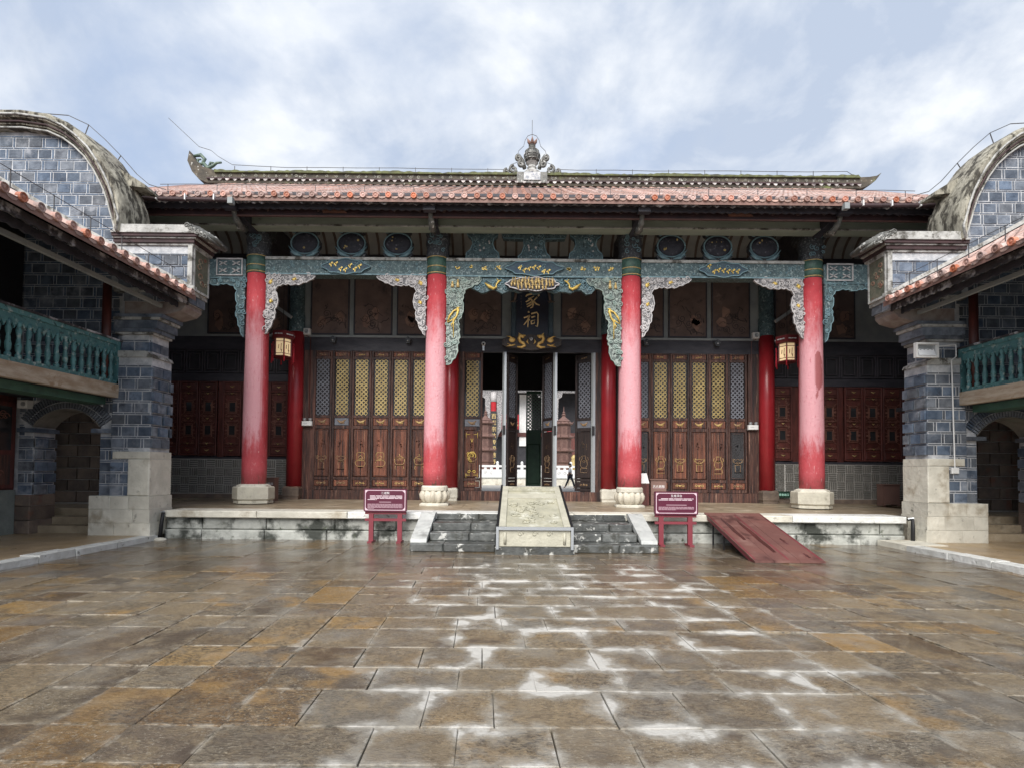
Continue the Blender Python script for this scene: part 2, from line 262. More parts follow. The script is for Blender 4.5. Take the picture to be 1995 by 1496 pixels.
def column_paint():
    m = M('faded_red_column_paint', (.46, .045, .058), (.37, .03, .042), 3, .68, .1, .3, 22)
    nt = m.node_tree; N = nt.nodes.new; L = nt.links.new; b = nt.nodes['Principled BSDF']; old = b.inputs['Base Color'].links[0].from_socket
    g = N('ShaderNodeNewGeometry'); s = N('ShaderNodeSeparateXYZ'); L(g.outputs['Position'], s.inputs[0])
    mp = N('ShaderNodeMapping'); mp.inputs['Scale'].default_value = (3.2, 3.2, .9); L(g.outputs['Position'], mp.inputs[0])
    n = N('ShaderNodeTexNoise'); n.inputs['Scale'].default_value = 2.2; n.inputs['Detail'].default_value = 8; n.inputs['Roughness'].default_value = .7; L(mp.outputs[0], n.inputs['Vector'])
    def mr(src, a, bb, lo=0, hi=1):
        r = N('ShaderNodeMapRange'); r.interpolation_type = 'SMOOTHSTEP'; r.inputs[1].default_value = a; r.inputs[2].default_value = bb; r.inputs[3].default_value = lo; r.inputs[4].default_value = hi; L(src, r.inputs[0]); return r.outputs[0]
    def ma(op, a, c):
        x = N('ShaderNodeMath'); x.operation = op
        for i, q in ((0, a), (1, c)):
            if isinstance(q, (int, float)): x.inputs[i].default_value = q
            else: L(q, x.inputs[i])
        return x.outputs[0]
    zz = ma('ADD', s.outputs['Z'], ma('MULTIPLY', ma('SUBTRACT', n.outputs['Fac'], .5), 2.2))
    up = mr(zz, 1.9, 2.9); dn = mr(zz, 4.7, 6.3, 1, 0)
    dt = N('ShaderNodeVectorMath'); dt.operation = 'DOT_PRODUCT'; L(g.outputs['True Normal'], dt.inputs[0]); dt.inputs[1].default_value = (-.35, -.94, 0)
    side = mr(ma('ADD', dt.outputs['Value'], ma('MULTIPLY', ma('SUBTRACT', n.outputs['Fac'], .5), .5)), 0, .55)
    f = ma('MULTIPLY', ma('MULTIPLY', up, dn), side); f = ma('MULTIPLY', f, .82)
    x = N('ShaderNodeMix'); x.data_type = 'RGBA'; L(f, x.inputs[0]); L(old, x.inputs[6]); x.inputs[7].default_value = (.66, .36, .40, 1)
    # rain-faded skirt and chips
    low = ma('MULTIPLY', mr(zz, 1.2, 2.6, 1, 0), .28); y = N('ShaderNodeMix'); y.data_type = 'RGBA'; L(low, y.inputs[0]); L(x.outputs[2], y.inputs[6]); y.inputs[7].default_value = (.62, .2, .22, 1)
    mp2 = N('ShaderNodeMapping'); mp2.inputs['Scale'].default_value = (9, 9, 2.4); L(g.outputs['Position'], mp2.inputs[0])
    n2 = N('ShaderNodeTexNoise'); n2.inputs['Scale'].default_value = 2.5; n2.inputs['Detail'].default_value = 9; n2.inputs['Roughness'].default_value = .75; L(mp2.outputs[0], n2.inputs['Vector'])
    w1 = N('ShaderNodeMix'); w1.data_type = 'RGBA'; L(ma('MULTIPLY', mr(n2.outputs['Fac'], .55, .68), .6), w1.inputs[0]); L(y.outputs[2], w1.inputs[6]); w1.inputs[7].default_value = (.36, .03, .045, 1)
    w2 = N('ShaderNodeMix'); w2.data_type = 'RGBA'; L(ma('MULTIPLY', mr(n2.outputs['Fac'], .42, .32), .55), w2.inputs[0]); L(w1.outputs[2], w2.inputs[6]); w2.inputs[7].default_value = (.70, .50, .50, 1)
    # a peeled patch on the outermost column and bare chips near the feet
    px = mr(s.outputs['X'], 7.55, 7.62); pz = ma('MULTIPLY', mr(zz, 3.75, 3.85), mr(zz, 4.75, 4.85, 1, 0)); pk = ma('MULTIPLY', px, ma('MULTIPLY', pz, mr(s.outputs['X'], 7.78, 7.86, 1, 0)))
    w3 = N('ShaderNodeMix'); w3.data_type = 'RGBA'; L(ma('MULTIPLY', pk, .8), w3.inputs[0]); L(w2.outputs[2], w3.inputs[6]); w3.inputs[7].default_value = (.27, .05, .05, 1)
    ch = ma('MULTIPLY', mr(s.outputs['Z'], 1.5, 1.2), mr(n.outputs['Fac'], .55, .58)); w4 = N('ShaderNodeMix'); w4.data_type = 'RGBA'; L(ch, w4.inputs[0]); L(w3.outputs[2], w4.inputs[6]); w4.inputs[7].default_value = (.16, .09, .07, 1)
    L(w4.outputs[2], b.inputs['Base Color']); return m
col_m = column_paint()

def paving_mat():
    m = bpy.data.materials.new('wet_paving_stone'); m.use_nodes = True; nt = m.node_tree; N = nt.nodes.new; L = nt.links.new; b = nt.nodes['Principled BSDF']
    g = N('ShaderNodeNewGeometry'); pos = g.outputs['Position']; at = N('ShaderNodeAttribute'); at.attribute_name = 'tone'; ed = N('ShaderNodeAttribute'); ed.attribute_name = 'edge'
    def noise(s, d=5, rgh=.6, src=None, dist=0):
        n = N('ShaderNodeTexNoise'); n.inputs['Scale'].default_value = s; n.inputs['Detail'].default_value = d; n.inputs['Roughness'].default_value = rgh; n.inputs['Distortion'].default_value = dist; L(src or pos, n.inputs['Vector']); return n.outputs['Fac']
    def mr(src, a, bb, lo=0, hi=1):
        r = N('ShaderNodeMapRange'); r.interpolation_type = 'SMOOTHSTEP'; r.inputs[1].default_value = a; r.inputs[2].default_value = bb; r.inputs[3].default_value = lo; r.inputs[4].default_value = hi; L(src, r.inputs[0]); return r.outputs[0]
    def ma(op, a, c):
        x = N('ShaderNodeMath'); x.operation = op
        for i, q in ((0, a), (1, c)):
            if isinstance(q, (int, float)): x.inputs[i].default_value = q
            else: L(q, x.inputs[i])
        return x.outputs[0]
    def mixc(f, a, c):
        x = N('ShaderNodeMix'); x.data_type = 'RGBA'
        if isinstance(f, float): x.inputs[0].default_value = f
        else: L(f, x.inputs[0])
        for i, q in ((6, a), (7, c)):
            if isinstance(q, tuple): x.inputs[i].default_value = (*q, 1)
            else: L(q, x.inputs[i])
        return x.outputs[2]
    r = N('ShaderNodeValToRGB'); r.color_ramp.interpolation = 'LINEAR'; L(at.outputs['Fac'], r.inputs[0]); els = r.color_ramp.elements
    pal = [(0, (.105, .066, .036)), (.2, (.175, .145, .105)), (.4, (.25, .185, .11)), (.56, (.165, .148, .122)), (.72, (.135, .082, .042)), (.84, (.37, .215, .065)), (.93, (.28, .19, .09)), (1, (.085, .068, .052))]
    els[0].position = 0; els[0].color = (*pal[0][1], 1); els[1].position = 1; els[1].color = (*pal[-1][1], 1)
    for p, c in pal[1:-1]: e = els.new(p); e.color = (*c, 1)
    sx = N('ShaderNodeSeparateXYZ'); L(pos, sx.inputs[0])
    tf = ma('FRACT', ma('MULTIPLY', at.outputs['Fac'], 17.3), 0); tg = ma('FRACT', ma('MULTIPLY', at.outputs['Fac'], 7.7), 0)
    sh = N('ShaderNodeVectorMath'); sh.operation = 'ADD'; cv = N('ShaderNodeCombineXYZ'); L(ma('MULTIPLY', at.outputs['Fac'], 61), cv.inputs[0]); L(ma('MULTIPLY', tf, 13), cv.inputs[2]); L(pos, sh.inputs[0]); L(cv.outputs[0], sh.inputs[1]); own = sh.outputs[0]
    mp = N('ShaderNodeMapping'); mp.inputs['Scale'].default_value = (1, 2.6, 1); L(own, mp.inputs[0]); chis = mp.outputs[0]
    fine = noise(24, 8, .75, chis, .8); med = noise(4.5, 7, .7, own, .5); big = noise(.55, 4, .5)
    col = mixc(mr(med, .42, .66, 0, .6), r.outputs[0], (.31, .235, .14)); col = mixc(ma('MULTIPLY', mr(fine, .46, .57), mr(tf, 0, 1, .4, .95)), col, (.05, .038, .028)); col = mixc(ma('MULTIPLY', mr(noise(55, 4, .7, own), .56, .66), mr(tg, 0, 1, .1, .6)), col, (.46, .42, .34))
    col = mixc(ma('MULTIPLY', mr(noise(2.6, 6, .65, own), .48, .64), mr(tg, .2, 1, 0, .85)), col, (.075, .055, .04))
    col = mixc(ma('MULTIPLY', mr(noise(1.9, 6, .6, own), .5, .66), mr(tf, .35, 1, 0, .6)), col, (.38, .225, .075))
    col = mixc(ma('MULTIPLY', mr(noise(1.2, 5, .6), .52, .66), .35), col, (.22, .215, .2))
    chip = ma('MULTIPLY', mr(ed.outputs['Fac'], .80, 1.0), mr(noise(7, 5, .7), .45, .6)); col = mixc(ma('MULTIPLY', chip, .55), col, (.42, .38, .31))
    dirt = ma('MULTIPLY', mr(ed.outputs['Fac'], .86, 1.0), mr(noise(5, 5, .7), .52, .66)); col = mixc(ma('MULTIPLY', dirt, .7), col, (.045, .042, .028))
    # pale dried-out margins beside the joints along the middle of the yard
    cx = mr(ma('ABSOLUTE', ma('SUBTRACT', sx.outputs[0], ma('MULTIPLY', big, .4)), 0), 1.2, 3.4, 1, .0)
    cy = mr(sx.outputs[1], 8.8, 10.3, 1, 0)
    e2 = ma('MULTIPLY', ed.outputs['Fac'], 1.0)
    dry = ma('ADD', ma('MULTIPLY', e2, .22), ma('ADD', ma('MULTIPLY', noise(1.7, 3, .5), 1.0), ma('MULTIPLY', ma('SUBTRACT', noise(8, 6, .65), .5), .34)))
    dv = ma('ADD', dry, ma('MULTIPLY', ma('MULTIPLY', cx, cy), .30)); dry = mr(dv, 1.01, 1.10); soft = mr(dv, .86, 1.03)
    fardark = ma('MULTIPLY', mr(ma('ADD', sx.outputs[1], ma('MULTIPLY', ma('SUBTRACT', big, .5), 5)), 6.6, 9.2), .5); col = mixc(fardark, col, (.06, .045, .03))  # darker brown towards the platform, with a noisy edge
    halo = mr(noise(1.4, 4, .6), .5, .72)
    col = mixc(ma('MULTIPLY', halo, .35), col, (.33, .31, .27)); col = mixc(ma('MULTIPLY', soft, .5), col, (.40, .385, .345)); col = mixc(dry, col, (.52, .50, .46))
    L(col, b.inputs['Base Color'])
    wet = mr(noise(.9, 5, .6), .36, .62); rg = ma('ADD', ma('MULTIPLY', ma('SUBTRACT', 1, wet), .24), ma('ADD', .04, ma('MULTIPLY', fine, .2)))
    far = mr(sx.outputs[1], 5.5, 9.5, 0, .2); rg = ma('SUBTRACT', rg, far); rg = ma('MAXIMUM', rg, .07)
    rg = ma('MAXIMUM', rg, ma('MAXIMUM', ma('MULTIPLY', dry, .8), ma('MULTIPLY', soft, .45))); L(rg, b.inputs['Roughness'])
    bp = N('ShaderNodeBump'); L(mr(sx.outputs[1], 4, 9, .9, .25), bp.inputs['Strength']); bp.inputs['Distance'].default_value = .02; L(ma('ADD', ma('MULTIPLY', fine, .8), med), bp.inputs['Height'])
    L(bp.outputs[0], b.inputs['Normal']); b.inputs['Specular IOR Level'].default_value = .5
    return m
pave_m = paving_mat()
joint_m = M('joint_earth', (.07, .062, .05), (.2, .185, .15), 6, .8)

# ================================================================== SETTING: ground, paving
g = MB().box(-400, 400, -200, 900, -.5, -.06).build('ground', joint_m); tag(g, kind='structure')
yard = tag(reg(bpy.data.objects.new('courtyard_paving', None), None, (-.4, 6, 0)), 'wet courtyard of large brown and grey paving stones', kind='structure')
tiles = []      # (x0,x1,y0,y1)
rowsY = [1.0]
while rowsY[-1] < 12.3: rowsY.append(rowsY[-1] + rnd.choice([.44, .5, .5, .53, .56]))
skew = lambda x, y: x - .052 * (y - 6)
for i in range(len(rowsY) - 1):                     # broken-joint strip along the middle
    x = -2.52
    while x < 1.85:
        w = rnd.choice([.46, .52, .58, .66, .78, .95]); x1 = x + w
        if x1 > 1.6: x1 = 1.9
        tiles.append((x, x1, rowsY[i], rowsY[i + 1])); x = x1
def lanes(edges):
    for a, b in zip(edges[:-1], edges[1:]):
        i = rnd.randint(-1, 0)
        while i < len(rowsY) - 1:
            k = rnd.choice([1, 1, 1, 2]); y0 = rowsY[max(i, 0)]; j = min(i + k, len(rowsY) - 1)
            if rowsY[j] > y0: tiles.append((a, b, y0, rowsY[j]))
            i = j
e = [-2.52]
while e[-1] > -8.6: e.append(e[-1] - rnd.choice([.47, .52, .55, .6]))
lanes(e[::-1])
e = [1.9]
while e[-1] < 9.0: e.append(e[-1] + rnd.choice([.47, .52, .55, .6]))
lanes(e)
def tile_geo(t):
    x0, x1, y0, y1 = t; gp = .0025; c = .004; z = rnd.uniform(-.004, .003); tl = [rnd.uniform(-.005, .005) for _ in range(4)]
    co = [(skew(x0, y0) + gp, y0 + gp), (skew(x1, y0) - gp, y0 + gp), (skew(x1, y1) - gp, y1 - gp), (skew(x0, y1) + gp, y1 - gp)]
    co = [(x + rnd.uniform(-.009, .009) * .6, y + rnd.uniform(-.009, .009) * .6) for x, y in co]
    mx, my = sum(p[0] for p in co) / 4, sum(p[1] for p in co) / 4
    def ins(d): return [(x + math.copysign(min(d, abs(mx - x) * .9), mx - x), y + math.copysign(min(d, abs(my - y) * .9), my - y)) for x, y in co]
    vs = [(x, y, -.09) for x, y in co] + [(x, y, z - c + tl[k]) for k, (x, y) in enumerate(co)] + [(x, y, z + tl[k]) for k, (x, y) in enumerate(ins(c))] + [(x, y, z + tl[k] * .8) for k, (x, y) in enumerate(ins(.17))]
    fs = [(12, 13, 14, 15)] + [(a + k, a + (k + 1) % 4, b + (k + 1) % 4, b + k) for a, b in ((0, 4), (4, 8), (8, 12)) for k in range(4)]
    return vs, fs, [1] * 12 + [0] * 4
def set_attr(me, ed, tone):
    a = me.attributes.new('edge', 'FLOAT', 'POINT'); a.data.foreach_set('value', [float(q) for q in ed])
    a = me.attributes.new('tone', 'FLOAT', 'POINT'); a.data.foreach_set('value', tone)
def seen(t):
    cx, cy = (t[0] + t[1]) / 2, (t[2] + t[3]) / 2
    if cy < 2.55 or abs(cx + .59) > cy * .98 + .5: return 0
    return (t[1] - t[0]) * (t[3] - t[2]) / cy ** 3
tiles.sort(key=seen, reverse=True)
rest = MB(); re_, rt = [], []
for k, t in enumerate(tiles):
    if t[0] < -8.6 or t[1] > 9.2: pass
    vs, fs, ed = tile_geo(t); tone = rnd.random()
    if abs((t[0] + t[1]) / 2) < 2.2: tone = .1 + tone * .5
    if k < 298 and seen(t) > 0:
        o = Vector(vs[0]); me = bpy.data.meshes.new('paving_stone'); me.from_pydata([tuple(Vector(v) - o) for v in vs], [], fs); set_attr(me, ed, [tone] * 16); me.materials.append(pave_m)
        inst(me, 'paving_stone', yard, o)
    else:
        rest.add(vs, fs); re_ += ed; rt += [tone] * 16
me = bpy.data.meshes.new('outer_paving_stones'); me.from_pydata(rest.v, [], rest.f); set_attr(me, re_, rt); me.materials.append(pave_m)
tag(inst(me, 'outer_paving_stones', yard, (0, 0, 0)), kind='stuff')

# ------------------------------------------------------------------ platform
PF = .64
plat = tag(reg(bpy.data.objects.new('hall_platform', None), None, (0, 12.3, 0)), 'raised stone platform under the hall porch', kind='structure')
MB().box(-9.3, 9.3, 12.42, 26, -.05, PF - .012).build('platform_core', joint_m, plat)
x = -8.42; i = 0
while x < 8.3:                                      # edge slabs
    w = rnd.uniform(1.3, 2.1); x1 = min(x + w, 8.32) if 8.32 - x - w > .6 else 8.32
    MB().cbox(x + .006, x1 - .006, 12.16 + rnd.uniform(-.012, .012), 12.9, PF - .155, PF, .018).build('edge_slab', kerb_m if rnd.random() < .4 else wstone_m, plat); x = x1
for z0, z1, yo, st in ((.215, PF - .165, 12.30, .9), (-.03, .205, 12.25, 1.0)):
    x = -8.45
    while x < 8.35:
        w = rnd.uniform(.8, 1.75); x1 = x + w if 8.35 - x - w > .5 else 8.35
        MB().cbox(x + .007, x1 - .007, yo + rnd.uniform(-.015, .015), 12.6, z0, z1, .022).build('facing_stone', fstone_m, plat); x = x1
for ya, yb in ((12.9, 14.1), (14.1, 15.4), (15.4, 16.9)):  # porch floor
    xe = 9.4 if ya < 13 else 10.3; x = -xe
    while x < xe:
        w = rnd.uniform(1.2, 2.2); x1 = x + w if xe - x - w > .7 else xe
        MB().box(x + .005, x1 - .005, ya + .005, yb - .005, PF - .1, PF - .004 + rnd.uniform(-.003, .003)).build('floor_slab', porch_m, plat); x = x1
MB().box(-14.5, 14.5, 16.9, 25.5, PF - .1, PF - .002).build('floor_slab', porch_m, plat)

# ------------------------------------------------------------------ steps
steps = thing('stone_steps', 'dark wet stone steps with pale sloping cheek slabs up to the porch', 'steps', (-.15, 11.3, 0))
SXC = -.14
for k in range(4):
    z1 = .16 * (k + 1); y0 = 10.6 + .42 * k
    for xa, xb in ((-2.45, -.76), (.76, 2.45)):
        if k: xa, xb = (-2.12, -.76) if xa < 0 else (.76, 2.12)
        xx = xa
        while xx < xb - .05:
            w = rnd.uniform(.5, .95); x1 = xx + w if xb - xx - w > .3 else xb
            if k == 3: MB().cbox(SXC + xx + .001, SXC + x1 - .001, y0 + .28, 12.2, z1 - .16, z1 - .012, .02).build('step_block', step_m, steps)
            else: MB().cbox(SXC + xx + .005, SXC + x1 - .005, y0 + rnd.uniform(-.012, .012), y0 + .5 + (.3 if k == 2 else 0), z1 - .165, z1 + rnd.uniform(-.004, .004), .022).build('step_block', step_m, steps)
            xx = x1
MB().box(SXC - .76, SXC + .76, 10.36, 12.2, -.03, .14).build('ramp_bed', step_m, steps)
for s in (-1, 1):
    xa, xb = (SXC - 2.45, SXC - 2.13) if s < 0 else (SXC + 2.13, SXC + 2.45)
    MB().prismx([(10.72, .165), (10.82, .165), (12.16, .58), (12.16, .66), (12.0, .665), (10.75, .235)], xa, xb).build('cheek_slab', cheek_m, steps)
    MB().prismx([(10.84, .0), (12.2, .0), (12.2, .56), (10.84, .155)], xa + .02, xb - .02).build('cheek_fill', step_m, steps)

# carved dragon slab in its frame
cr = thing('carved_ramp', 'pale carved dragon slab under a framed sloping cover in the middle of the steps', 'stone ramp', (SXC, 11.4, 0))
xa, xb = SXC - .69, SXC + .69
A, B = Vector((0, 10.42, .50)), Vector((0, 12.75, 1.22))
def onslab(x, t, h=0):
    p = A.lerp(B, t); n = Vector((0, -(B - A).z, (B - A).y)).normalized(); q = p + n * h; return (x * (1 - .05 * t) + SXC * .05 * t, q.y, q.z)
def slabquad(mb, x0, x1, t0, t1, h0, h1):
    v = [onslab(x0, t0, h0), onslab(x1, t0, h0), onslab(x1, t1, h0), onslab(x0, t1, h0), onslab(x0, t0, h1), onslab(x1, t0, h1), onslab(x1, t1, h1), onslab(x0, t1, h1)]
    return mb.add(v, [(0, 3, 2, 1), (4, 5, 6, 7), (0, 1, 5, 4), (1, 2, 6, 5), (2, 3, 7, 6), (3, 0, 4, 7)])
slabquad(MB(), xa + .01, xb - .01, 0.005, .995, -.10, 0).build('slab', carv_m, cr)
MB().prismx([(10.46, .13), (12.75, .13), (12.75, 1.1), (10.46, .42)], xa + .015, xb - .015).build('slab_support', step_m, cr)
for a, b in ((xa, xa + .13), (xb - .13, xb)): slabquad(MB(), a, b, .0, .98, .002, .035).build('border_strip', bord_m, cr)
slabquad(MB(), xa + .13, xb - .13, .86, .98, .002, .03).build('carved_band', carv_m, cr)
slabquad(MB(), xa + .13, xb - .13, .66, .78, .002, .025).build('border_strip', bord_m, cr)
rl = MB()
for k in range(26):
    u, t = rnd.uniform(xa + .26, xb - .26), rnd.uniform(.10, .58); pts = []
    r0 = rnd.uniform(.05, .11); ph = rnd.uniform(0, 6); sg = rnd.choice((-1, 1))
    for q in range(13):
        aa = ph + sg * q * .62; r = r0 * (1 - q * .06); pts.append(onslab(u + r * cos(aa), t + r * sin(aa) / 2.4, .012))
    rl.tube(pts, .018, 5)
for k in range(12):
    u = xa + .2 + k * .09; rl.tube([onslab(u + .04 * cos(q), .92 + .03 * sin(q), .03) for q in (0, 1, 2, 3, 4, 5)], .014, 4)
rl.build('dragon_relief', carv_m, cr, True)
MB().cbox(xa, xb, 10.37, 10.46, .145, .485, .012).build('front_plate', bord_m, cr)
fr = MB(); fr.tube([(xa + .28 * cos(q) * .0 + .12, 10.365, .2), (xa + .12, 10.365, .42)], .03, 6).tube([(xb - .12, 10.365, .2), (xb - .12, 10.365, .42)], .03, 6)
for u in (.3, .5, .7): fr.spiral(xa + 1.38 * u, 10.365, .40, .06, 1.3, .012)
fr.build('front_carving', bord_m, cr, True)
f2 = MB(); f2.box(xa - .05, xb + .05, 10.32, 10.37, .47, .53).box(xa - .05, xa, 10.32, 10.37, .10, .47).box(xb, xb + .05, 10.32, 10.37, .10, .47)
f2.build('cover_frame', greym, cr)
for x0, x1 in ((xa - .05, xa - .004), (xb + .004, xb + .05)): slabquad(MB(), x0, x1, -.02, 1.0, -.06, .05).build('side_rail', blackm, cr)

# ------------------------------------------------------------------ walkways beside the wings
for s, xk, yk in ((-1, 8.42, 12.0), (1, 7.66, 11.3)):
    w = tag(reg(bpy.data.objects.new('walkway', None), None, (s * 10, 7, 0)), ('beige stone walkway along the wing on the left' if s < 0 else 'beige stone walkway along the wing on the right'), kind='structure')
    y = 2.0
    MB().box(xk + .3, 13, 1, 13.9, -.05, .105).mirror(s).build('walkway_floor', walk_m, w)
    if s > 0: MB().box(8.3, 9, 11.3, 12.3, -.05, .104).build('walkway_floor', walk_m, w)
    while y < yk:
        d = rnd.uniform(.75, 1.5); y1 = y + d if yk - y - d > .4 else yk
        b = MB().box(xk + rnd.uniform(-.01, .01), xk + .34, y + .012, y1 - .012, -.05, .115 + rnd.uniform(-.012, .01)); b.mirror(s).build('kerb_stone', kerb_m, w); y = y1
    if s > 0:
        xx = 7.66
        while xx < 8.5: MB().box(xx + .005, min(xx + .44, 8.56) - .005, 11.3, 12.2, -.05, .12).build('kerb_stone', wstone_m, w); xx += .44

# ================================================================== ANCESTRAL HALL
hall = thing('ancestral_hall', 'wide Chinese ancestral hall with red columns, carved beams and a tiled roof', 'hall', (0, 17, PF))
YC, YB = 14.8, 17.3                                  # column rows
CX = [-7.66, -2.70, 2.64, 7.64]
# --- front columns
prof = [(.315, 1.17), (.318, 1.6), (.315, 2.6), (.305, 4.2), (.29, 5.8), (.283, 6.93)]
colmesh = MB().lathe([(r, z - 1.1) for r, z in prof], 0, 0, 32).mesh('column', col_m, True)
band = MB().lathe([(.29, 0), (.30, .02), (.30, .05), (.285, .06), (.30, .08), (.30, .2), (.285, .21), (.305, .24), (.305, .46), (.29, .48)], 0, 0, 28).mesh('capital_band', bandgreen_m, SM)
rings = MB()
for z in (.035, .215, .475): rings.lathe([(.29, z - .02), (.312, z - .008), (.312, z + .008), (.29, z + .02)], 0, 0, 28)
rings = rings.mesh('gold_ring', worn_m, SM)
lot = MB().lathe([(.30, .64), (.37, .66), (.37, .70)], 0, 0, 24); lotprof = [(.24, .70), (.31, .74), (.37, .84), (.385, .94), (.34, 1.03), (.32, 1.05)]
lotus = MB().lathe([(r, z - .64) for r, z in lotprof], 0, 0, 48, flute=(.22, 12)).mesh('lotus_base', M('lotus_stone', (.60, .56, .47), (.47, .43, .35), 5, .7, bump=.2, stain=((.3, .26, .2), 4, .6, .75)), True)
lotus2 = MB().lathe([(.42, .0), (.42, .04), (.36, .07), (.24, .08)], 0, 0, 8, a0=pi / 8).lathe([(.32, .40), (.36, .41), (.36, .50), (.33, .54)], 0, 0, 28).mesh('base_moulding', wstone_m)
octb = MB().lathe([(.50, .02), (.50, .07), (.47, .10)], 0, 0, 8, a0=pi / 8).lathe([(.48, .09), (.53, .14), (.53, .44), (.50, .47)], 0, 0, 8, a0=pi / 8).mesh('octagonal_base', M('octagonal_stone', (.6, .57, .47), (.5, .47, .39), 5, .7, bump=.3, bscale=14, stain=((.3, .28, .22), 5, .58, .72)))
octm = MB().lathe([(.44, .46), (.43, .50), (.34, .54)], 0, 0, 8, a0=pi / 8).mesh('base_moulding', wstone_m)
for i, x in enumerate(CX):
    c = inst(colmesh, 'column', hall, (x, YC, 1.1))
    if i == 3: c['label'] = 'red column with a peeled dark patch'
    inst(band, 'capital_band', c, (x, YC, 6.93)); inst(rings, 'gold_ring', c, (x, YC, 6.93))
    if i in (1, 2): inst(lotus, 'lotus_base', c, (x, YC - .0, .64)); inst(lotus2, 'base_moulding', c, (x, YC, .64))
    else: inst(octb, 'octagonal_base', c, (x, YC, .64)); inst(octm, 'base_moulding', c, (x, YC, .64))
    # carved head over the lintel, with an arm reaching out under the eave
    hd = MB().lathe([(.29, 7.41), (.33, 7.5), (.30, 7.7), (.34, 7.85), (.30, 8.1)], x, YC, 12).box(x - .3, x + .3, YC - .25, YC + .4, 8.0, 8.5)
    hd.build('column_head', slate_m, c, SM)
    rl = MB()
    for k in range(9): rl.spiral(x + rnd.uniform(-.2, .2), YC - .33, 7.5 + rnd.random() * .55, rnd.uniform(.05, .09), 1.2, .012, rnd.uniform(0, 6), rnd.choice((-1, 1)))
    rl.build('carved_relief', reliefb_m, c, True)
    lean = -.12 if i == 0 else (.12 if i == 3 else 0)
    arm = MB().prismx([(YC + .2, 7.9), (13.35, 8.1), (13.2, 8.2), (13.25, 8.45), (YC + .2, 8.6)], x - .1, x + .1)
    arm.build('eave_arm', dark_m, hall)
    MB().tube([(x, 14.0, 7.86), (x, 13.75, 7.82), (x, 13.55, 7.9), (x, 13.42, 8.05), (x, 13.4, 8.2)], [.09, .1, .085, .06, .04], 8).build('curled_bracket', greyfin_m, hall, True)
    MB().box(x - .15, x + .15, 13.15, 13.32, 8.02, 8.42).build('arm_end', dark_m, hall)
# --- rear columns
rc = MB().lathe([(.235, 0), (.235, 3), (.225, 4.9)], 0, 0, 28).mesh('rear_column', redin_m, True)
for x in (-7.53, -2.55, 2.48, 7.54):
    c = inst(rc, 'rear_column', hall, (x, YB - .12, 1.05))
    MB().lathe([(.235, 5.95), (.245, 6.0), (.245, 6.5), (.225, 6.55), (.225, 7.7)], x, YB - .12, 20).build('painted_head', teal2_m, c, SM)
    MB().lathe([(.33, .64), (.33, .7), (.36, .75), (.36, .98), (.30, 1.05)], x, YB - .12, 4, a0=pi / 4).build('column_base', brownstone_m if abs(x) > 5 else wstone_m, c)
# --- lintels
BR = [(0, 0), (1.35, 0), (1.35, -.05), (1.18, -.16), (.96, -.26), (.75, -.28), (.47, -.26), (.32, -.32), (.25, -.44), (.32, -.61), (.32, -.82), (.25, -.96), (.26, -1.14), (.19, -1.35), (.09, -1.53), (0, -1.65)]
BRC = [(0, 0), (.95, 0), (.9, -.16), (.62, -.30), (.5, -.36), (.46, -.5), (.43, -.66), (.46, -.85), (.42, -1.05), (.33, -1.25), (.37, -1.6), (.32, -1.95), (.29, -2.15), (.15, -2.38), (0, -2.42)]
BRO = [(0, 0), (1.6, 0), (1.6, -.1), (1.3, -.16), (1.1, -.13), (.8, -.19), (.5, -.14), (.3, -.2), (.2, -.34), (.24, -.5), (.18, -.7), (.23, -.95), (.16, -1.2), (.09, -1.45), (0, -1.62)]
def inside(p, poly):
    x, z = p; r = False; j = len(poly) - 1
    for i in range(len(poly)):
        xi, zi = poly[i]; xj, zj = poly[j]
        if (zi > z) != (zj > z) and x < (xj - xi) * (z - zi) / (zj - zi) + xi: r = not r
        j = i
    return r
def scallop(poly, skip, amp=.022, step=.07):
    o = []
    for i in range(len(poly)):
        a, b = poly[i], poly[(i + 1) % len(poly)]; o.append(a)
        if i in skip: continue
        n = max(1, int(hypot(b[0] - a[0], b[1] - a[1]) / step)); dx, dz = b[0] - a[0], b[1] - a[1]; l = hypot(dx, dz) or 1
        for k in range(1, n):
            t = k / n; s = amp * (1 if k % 2 else -.6); o.append((a[0] + dx * t + dz / l * -s, a[1] + dz * t + dx / l * s))
    return o
def bracket(shape, x0, z0, sg, plate, relief, y=14.62, curls=16, t=.075, gold=None, name='carved_bracket'):
    sh = scallop(shape, (0, len(shape) - 1)); P = [(x0 + sg * a, z0 + b) for a, b in sh]
    o = MB().prism(P, y, y + t).build(name, plate, hall)
    rl = MB(); rl.tube([(a, y - .005, b) for a, b in P] , .016, 4)
    k = 0; tries = 0; xs = [a for a, b in shape]; zs = [b for a, b in shape]
    while k < curls and tries < 900:
        tries += 1; a, b = rnd.uniform(0, max(xs)), rnd.uniform(min(zs), 0)
        if inside((a, b), shape) and inside((a + .06, b), shape) and inside((a, b - .07), shape):
            rl.spiral(x0 + sg * a, y - .008, z0 + b, rnd.uniform(.035, .085), rnd.uniform(.9, 1.5), rnd.uniform(.012, .02), rnd.uniform(0, 6), rnd.choice((-1, 1)), 14); k += 1
    rl.build('carved_relief', relief, o, True)
    if gold: gold(o, x0, z0, sg, y)
    return o
